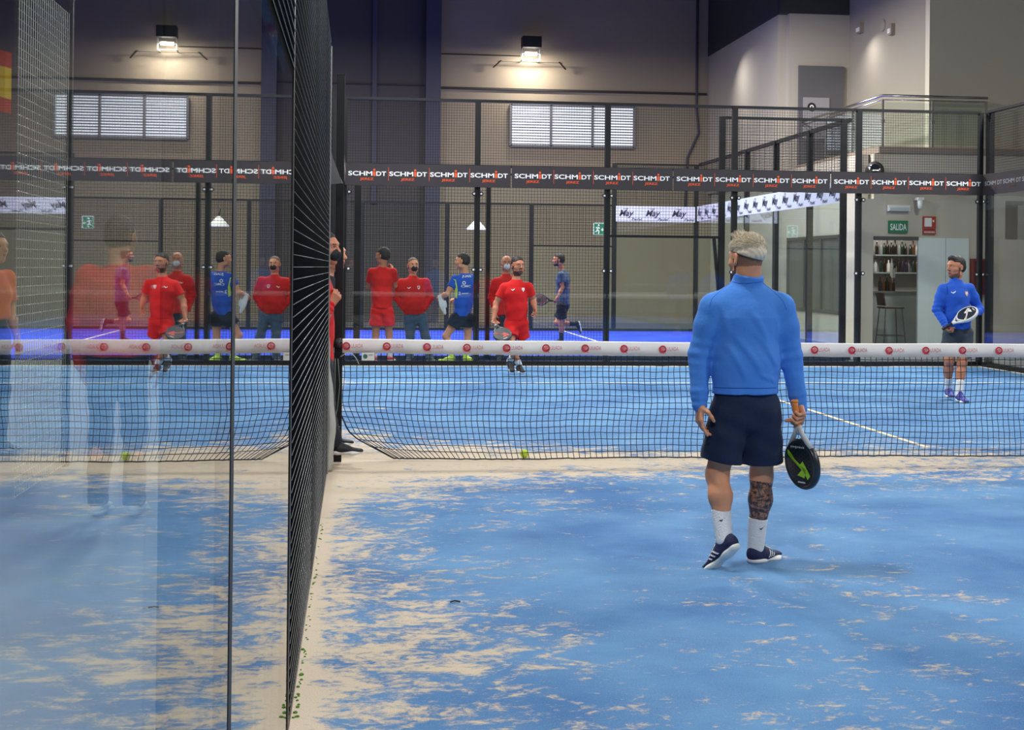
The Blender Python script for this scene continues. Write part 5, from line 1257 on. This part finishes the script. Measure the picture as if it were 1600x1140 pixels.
# --- the player in blue at the far right
J = dict(head=(1494, 419), neck=(1493, 439), pel=(1497, 516), shR=(1474, 452), shL=(1514, 451), elR=(1464, 484, .0), wrR=(1477, 508, -.12), elL=(1530, 484, .02), wrL=(1520, 491, -.20), hipR=(1486, 521), hipL=(1508, 521), knR=(1483, 562, -.02), knL=(1503, 566, -.10), anR=(1482, 606, .15), anL=(1499, 614, -.18))
blu = figure('bearded man in blue jersey by the far right corner, racket held across his waist', 14.60, J, (.05, -1), (-1, -.28), dict(m=BLUE2, long=True, collar=True, name='jersey', waist=.150, depth=.112, hem=.02, hemw=.150, arm=.062, seed=4, fold=.005), dict(m=GREENGREY, t=.78, legw=.094, flare=.104), dict(m=SH_BLUE, sock=.15),
             dict(beard=1, top=.018, side=.004, quiff=.02, bm=mat('short_beard', rgb(120, 82, 64), rough=.8)), h=.0065, skin=SKIN2, hands=dict(R=dict(curl=1.1, n=(.2, .2, .9)), L=dict(curl=.8, n=(-.4, .2, -.8), dir=(-1, -.1, -.05))), feet=dict(R=dict(dir=(-.25, -1, -.05)), L=dict(dir=(-.05, -1, -.05))))
chest_mark(blu, (.075, .045), .05, 'tick', WHITE); chest_mark(blu, (-.085, .025), .058, 'crest', mat('crest_gold', rgb(200, 160, 120), rough=.6), WHITE)
k = MB(); c = Vector(at(1494, 445, 14.3)); q = on_cloth(blu['shirt'], [c+Vector((0, 0, -.014*i)) for i in range(9)], (0, 1, 0), .001); k.tube(q, .003, 5); k.build('zip', cloth('jersey_seam_dark', rgb(24, 58, 130)), blu['shirt'])
b0 = Vector(at(1478, 516, 14.35)); tipv = Vector(at(1519, 489, 14.25))
racket('padel_racket', 'black and silver padel racket across the waist of the player in blue, far right', Vector(at(1473, 514, 14.42)), Vector((.80, -.18, .52)), (-.5, -.35, .8), mat('silver_frame', rgb(206, 204, 198), rough=.3), RK_B, mat('white_flash', rgb(226, 220, 210), rough=.5), RUBBER)
# --- group standing between the courts
Yg = 20.78
J = dict(head=(598, 401), neck=(597, 417), pel=(597, 481), shL=(581, 425), shR=(614, 425), elL=(576, 448, .12), wrL=(586, 444, .32), elR=(617, 446, .10), wrR=(613, 421, .30), hipL=(589, 486), hipR=(605, 486), knL=(587, 521), knR=(608, 521), anL=(585, 555), anR=(609, 555))
figure('man in red shirt and shorts with his back to us, leftmost of the group', 20.62, J, (-.15, 1), (-.85, .55), dict(m=RED_T, name='shirt', waist=.155, depth=.12, hem=0, sleeve=.62, arm=.062, seed=5, hemw=.16), dict(m=RED_T, t=.66, legw=.10, flare=.112), dict(m=SH_RED, sock=.05), dict(top=.022, side=.010), h=.0085, skin=SKIN2, hands=dict(L=dict(curl=.6, n=(0, .4, -1)), R=dict(curl=.8, n=(-.7, .6, 0))), feet=dict(L=dict(dir=(-.3, 1, 0)), R=dict(dir=(.3, 1, 0))))
J = dict(head=(645.5, 415.5), neck=(645, 434), pel=(648, 490), shR=(627, 442), shL=(665, 441), elR=(619, 465, .05), wrR=(632, 482, -.06), elL=(672, 465, .05), wrL=(664, 481, -.06), hipR=(640, 494), hipL=(658, 494), knR=(641, 526, -.02), knL=(665, 526, .0), anR=(640, 556), anL=(671, 556))
fg = figure('heavy man in red fleece and jeans with black face mask, hands in his pockets', 20.92, J, (.15, -1), (.22, -1), dict(m=RED_J, long=True, collar=True, name='fleece', waist=.180, depth=.130, hem=-.01, hemw=.165, arm=.068, seed=6, fold=.006), dict(m=JEANS, long=True, name='jeans', w=.165), dict(m=SHOE_GREY), dict(top=.006, side=.004, front=.050, m=GREYHAIR), h=.0085, belly=.05,
            hands=dict(L=dict(hide=1), R=dict(hide=1)), feet=dict(R=dict(dir=(-.25, -1, 0)), L=dict(dir=(.45, -1, 0))))
mask_on(fg, mat('black_mask', rgb(26, 26, 30), rough=.8)); chest_mark(fg, (.08, .02), .055, 'tick', WHITE); chest_mark(fg, (-.07, .02), .055, 'crest', WHITE, RED_J)
J = dict(head=(722.5, 409), neck=(727, 428), pel=(722, 494), shL=(711, 436, -.06), shR=(742, 434, .10), elL=(699, 459, -.10), wrL=(688, 463, .12), elR=(744, 460, .2), wrR=(712, 467, .35), hipL=(714, 498), hipR=(731, 498), knL=(697, 525, .02), knR=(731, 528, .02), anL=(706, 556), anR=(728, 556))
bf = figure('man in a blue printed sports shirt and dark shorts holding a white towel', Yg, J, (-.62, .75), (-.95, .30), dict(m=BLUE2, name='shirt', waist=.155, depth=.12, hem=-.0, sleeve=.55, arm=.062, seed=7, hemw=.15), dict(m=BLK, t=.42, legw=.115, flare=.118, w=.165), dict(m=SH_LIME, sock=.03, sockm=SH_LIME), dict(top=.016, side=.006), h=.0085, hands=dict(L=dict(curl=1.0, n=(.2, .5, -.7)), R=dict(curl=1.0, n=(-.2, .5, -.7))), feet=dict(L=dict(dir=(-1, -.1, 0)), R=dict(dir=(.8, -.6, 0))))
LP = mat('lime_trim', rgb(200, 236, 80), rough=.7)
k = MB(); d = (0, 1, 0); o = Vector(at(723, 433, 20.4)); put_text(k, 'JUAN', Vector(at(724, 434.5, 20.4)), (1, 0, 0), (0, 0, 1), .15, .05); disc(k, at(727, 442, 20.4), (1, 0, 0), (0, 0, 1), .028, 14, 0, .016); put_text(k, 'CMC', Vector(at(722, 449, 20.4)), (1, 0, 0), (0, 0, 1), .16, .036); put_text(k, '2', Vector(at(718, 461, 20.4)), (1, 0, 0), (0, 0, 1), .035, .05); put_text(k, 'padel', Vector(at(724, 460, 20.4)), (1, 0, 0), (0, 0, 1), .10, .025)
print_obj('shirt_lettering', k, WHITE, bf['shirt'], bf['shirt'], d)
k = MB(); k.add([Vector(at(x, y, 20.4)) for x, y in ((710, 436), (714, 437), (717, 452), (716, 467), (713, 466), (713, 452))], [(0, 1, 4, 5)] and [(0, 1, 2, 5), (5, 2, 3, 4)]); print_obj('lime_side_panel', k, LP, bf['shirt'], bf['shirt'], d, .004)
G = Sculpt(); a_ = np.array(at(687, 462, Yg+.02)); G.seg(a_, np.array(at(692, 476, Yg)), .030, .050, side=(1, 0, 0), da=.015, db=.020, k=.02); G.seg(np.array(at(692, 474, Yg)), np.array(at(695, 489, Yg)), .050, .030, side=(1, 0, 0), da=.018, db=.02, k=.02)
G.disp(lambda P: .004*np.sin(P[:, 0]*120+P[:, 2]*30)); tw = sculpt_obj('white_towel', G, .007, mat('towel_white', rgb(226, 226, 230), rough=.95), None); tag(tw, 'crumpled white towel in the hands of the man in the blue printed shirt', 'towel')
J = dict(head=(791.5, 412), neck=(791, 431), pel=(791, 490), shR=(774, 441), shL=(810, 441), elR=(768, 465, .04), wrR=(774, 487, -.02), elL=(817, 465, .04), wrL=(812, 488, 0), hipR=(784, 496), hipL=(799, 496), knR=(783, 526), knL=(801, 526), anR=(781, 556), anL=(803, 556))
bm_ = figure('bald man in red fleece with white face mask, behind the player in red', Yg, J, (.05, -1), (.0, -1), dict(m=RED_J, long=True, collar=True, name='fleece', waist=.170, depth=.125, hem=-.02, arm=.064, seed=8, fold=.005), dict(m=DARK, long=True, name='trousers'), dict(m=SH_BLK), dict(cap=0), h=.0085, skin=SKIN2, feet=dict(R=dict(dir=(-.2, -1, 0)), L=dict(dir=(.2, -1, 0))), hands=dict(R=dict(curl=.5), L=dict(curl=.5)))
mask_on(bm_, mat('white_mask', rgb(222, 224, 226), rough=.8)); chest_mark(bm_, (.08, .03), .05, 'tick', WHITE)
# --- player on the court behind
J = dict(head=(873, 407), neck=(879, 423), pel=(880, 474), shL=(876, 429, -.16), shR=(884, 429, .16), elL=(879, 449, -.18), wrL=(871, 465, -.22), elR=(888, 450, .2), wrR=(878, 462, .3), hipL=(877, 478, -.08), hipR=(882, 478, .08), knR=(870, 504, .02), knL=(877, 505, -.05), anR=(899, 506, .1), anL=(877, 529, 0))
cb = figure('man in slate blue shirt running on the court behind, one foot lifted back', 25.9, J, (-1, .25), (-1, .15), dict(m=SL, name='shirt', waist=.14, depth=.125, hem=-.03, sleeve=.6, arm=.06, seed=9, hemw=.15), dict(m=BLK, t=.72, legw=.10, flare=.105, w=.15), dict(m=SH_BLK, sock=.13, sockm=BLK), dict(beard=1, top=.020, side=.008), h=.0095, skin=SKIN2,
            hands=dict(L=dict(curl=1.1, n=(0, .8, .3)), R=dict(curl=.8, n=(0, -.8, 0))), feet=dict(R=dict(dir=(.25, .1, -1), up=(-1, 0, -.1)), L=dict(dir=(-1, .1, 0))))
racket('padel_racket', 'dark padel racket with maroon face held low by the player on the court behind', cb['H']['L']['grip']+np.array([.02, 0, -.0]), (-.98, -.1, .10), (.05, -.9, .35), RK_B, mat('maroon_face', rgb(92, 44, 60), rough=.4), RUBBER, RUBBER)
# --- people at the gateway by the net
J = dict(head=(507, 390, 0), neck=(497, 424), pel=(497, 560), shR=(490, 447, .15), shL=(501, 445, -.14), elR=(489, 497, .18), wrR=(507, 475, .05), elL=(503, 500, -.14), wrL=(516, 476, -.10), hipR=(495, 575, .1), hipL=(500, 575, -.08), knR=(497, 640, .05), knL=(507, 640, -.05), anR=(508, 690, .15), anL=(521, 689, -.02))
ga = figure('masked man with dark hair leaning into the gateway by the net, hands clasped', 9.60, J, (1, -.15), (.92, -.50), dict(m=RED_J, long=True, name='fleece', waist=.14, depth=.11, arm=.055, seed=10), dict(m=DARK, long=True, name='trousers'), dict(m=SH_BLK, sole=SOLE_W), dict(top=.014, side=.004), h=.0055, skin=SKIN2, hands=dict(L=dict(curl=.9, n=(-.3, .9, .2), dir=(.55, .1, .8)), R=dict(curl=.9, n=(-.2, -.9, .2), dir=(.8, -.3, .5))), feet=dict(L=dict(dir=(1, -.2, 0)), R=dict(dir=(1, .2, 0))))
mask_on(ga, MATS['black_mask'])
J = dict(head=(519, 400, 0), neck=(508, 430), pel=(503, 560), shR=(503, 448, .2), shL=(507, 448, -.12), elR=(501, 500, .18), wrR=(508, 522, .0), elL=(503, 505, -.12), wrL=(509, 545, -.10), hipR=(502, 570, .1), hipL=(504, 570, -.08), knR=(503, 625, .05), knL=(506, 625, -.05), anR=(507, 678, .15), anL=(509, 678, -.02))
gb = figure('man in dark clothes behind the masked man at the gateway, holding a camera', 10.35, J, (1, -.3), (.92, -.55), dict(m=DARK, long=True, name='jacket', waist=.12, depth=.10, arm=.050, seed=11), dict(m=DARK, long=True, name='trousers'), dict(m=SH_BLK), dict(top=.014, side=.004), h=.006, skin=SKIN, hands=dict(L=dict(curl=.7, n=(-.2, .9, .3), dir=(.5, -.2, .5)), R=dict(curl=.8, n=(-.2, -.9, .2), dir=(.8, -.2, .2))), feet=dict(L=dict(dir=(1, .05, 0)), R=dict(dir=(1, .2, 0))))
cm = thing('photo_camera', 'black camera with a round lens held out in the gateway beside the net band', 'camera', at(525, 535, 9.95))
k = MB(); c = Vector(at(519, 535, 9.95)); k.box(c+Vector((-.05, -.03, -.04)), c+Vector((.015, .10, .04))); k.build('camera_body', RUBBER, cm)
k = MB(); c2 = Vector(at(521, 535, 9.95)); k.tube([c2, c2+Vector((.025, -.01, 0)), c2+Vector((.05, -.02, 0))], [.034, .034, .038], 18); k.build('lens', RUBBER, cm, smooth=True)
k = MB(); k.cyl(c2+Vector((.050, -.020, 0)), c2+Vector((.052, -.021, 0)), .030, 18); k.build('lens_glass', mat('lens_glass', rgb(20, 26, 36), rough=.05), cm)
# --- people in the corridor beyond the near glass
def corr(x, Y, s=1.0):
    """standing joints in hall coordinates, turned into the same measured form"""
    return x, Y
def figure_world(label, x, Y, face, look, H, top, bottom, shoes, hair, **kw):
    f = un((face[0], face[1], 0)); r = np.cross(f, (0, 0, 1)); s = H/1.78; P = {}
    def pt(a, b_, z): return np.array([x, Y, 0])+r*a*s+f*b_*s+V3(0, 0, z*s)
    P.update(head=pt(0, .04, 1.665), neck=pt(0, 0, 1.49), pel=pt(0, 0, .98), shR=pt(.175, 0, 1.43), shL=pt(-.175, 0, 1.43), elR=pt(.235, -.02, 1.15), elL=pt(-.235, -.02, 1.15), wrR=pt(.235, .06, .91), wrL=pt(-.235, .06, .91), hipR=pt(.09, 0, .93), hipL=pt(-.09, 0, .93), knR=pt(.10, .02, .50), knL=pt(-.10, .02, .50), anR=pt(.11, -.01, .092), anL=pt(-.11, -.01, .092))
    global at
    old = at; at = lambda px, py, Yq: Vector(P[px].tolist()); 
    try: return figure(label, 0, {n: (n, 0) for n in P}, face, look, top, bottom, shoes, hair, **kw)
    finally: at = old
figure_world('person in a wide red jacket and white shoes seen faintly through the near glass', -1.20, 7.9, (.1, 1), (.3, 1), 1.74, dict(m=RED_J, long=True, name='jacket', waist=.20, depth=.15, arm=.075, fit=1.05, seed=13), dict(m=DARK, long=True, name='trousers'), dict(m=WHITE, sole=SOLE_W), dict(top=.014, side=.006), h=.010)
figure_world('person in an orange top seen dimly behind the pale corridor fence', -2.66, 10.7, (.8, -.5), (.8, -.5), 1.70, dict(m=cloth('orange_jersey', rgb(226, 98, 40)), name='shirt', sleeve=.7, arm=.06, hem=.1, seed=14), dict(m=DARK, long=True, name='trousers'), dict(m=SH_BLK), dict(top=.014, side=.006), h=.012, hands=dict())
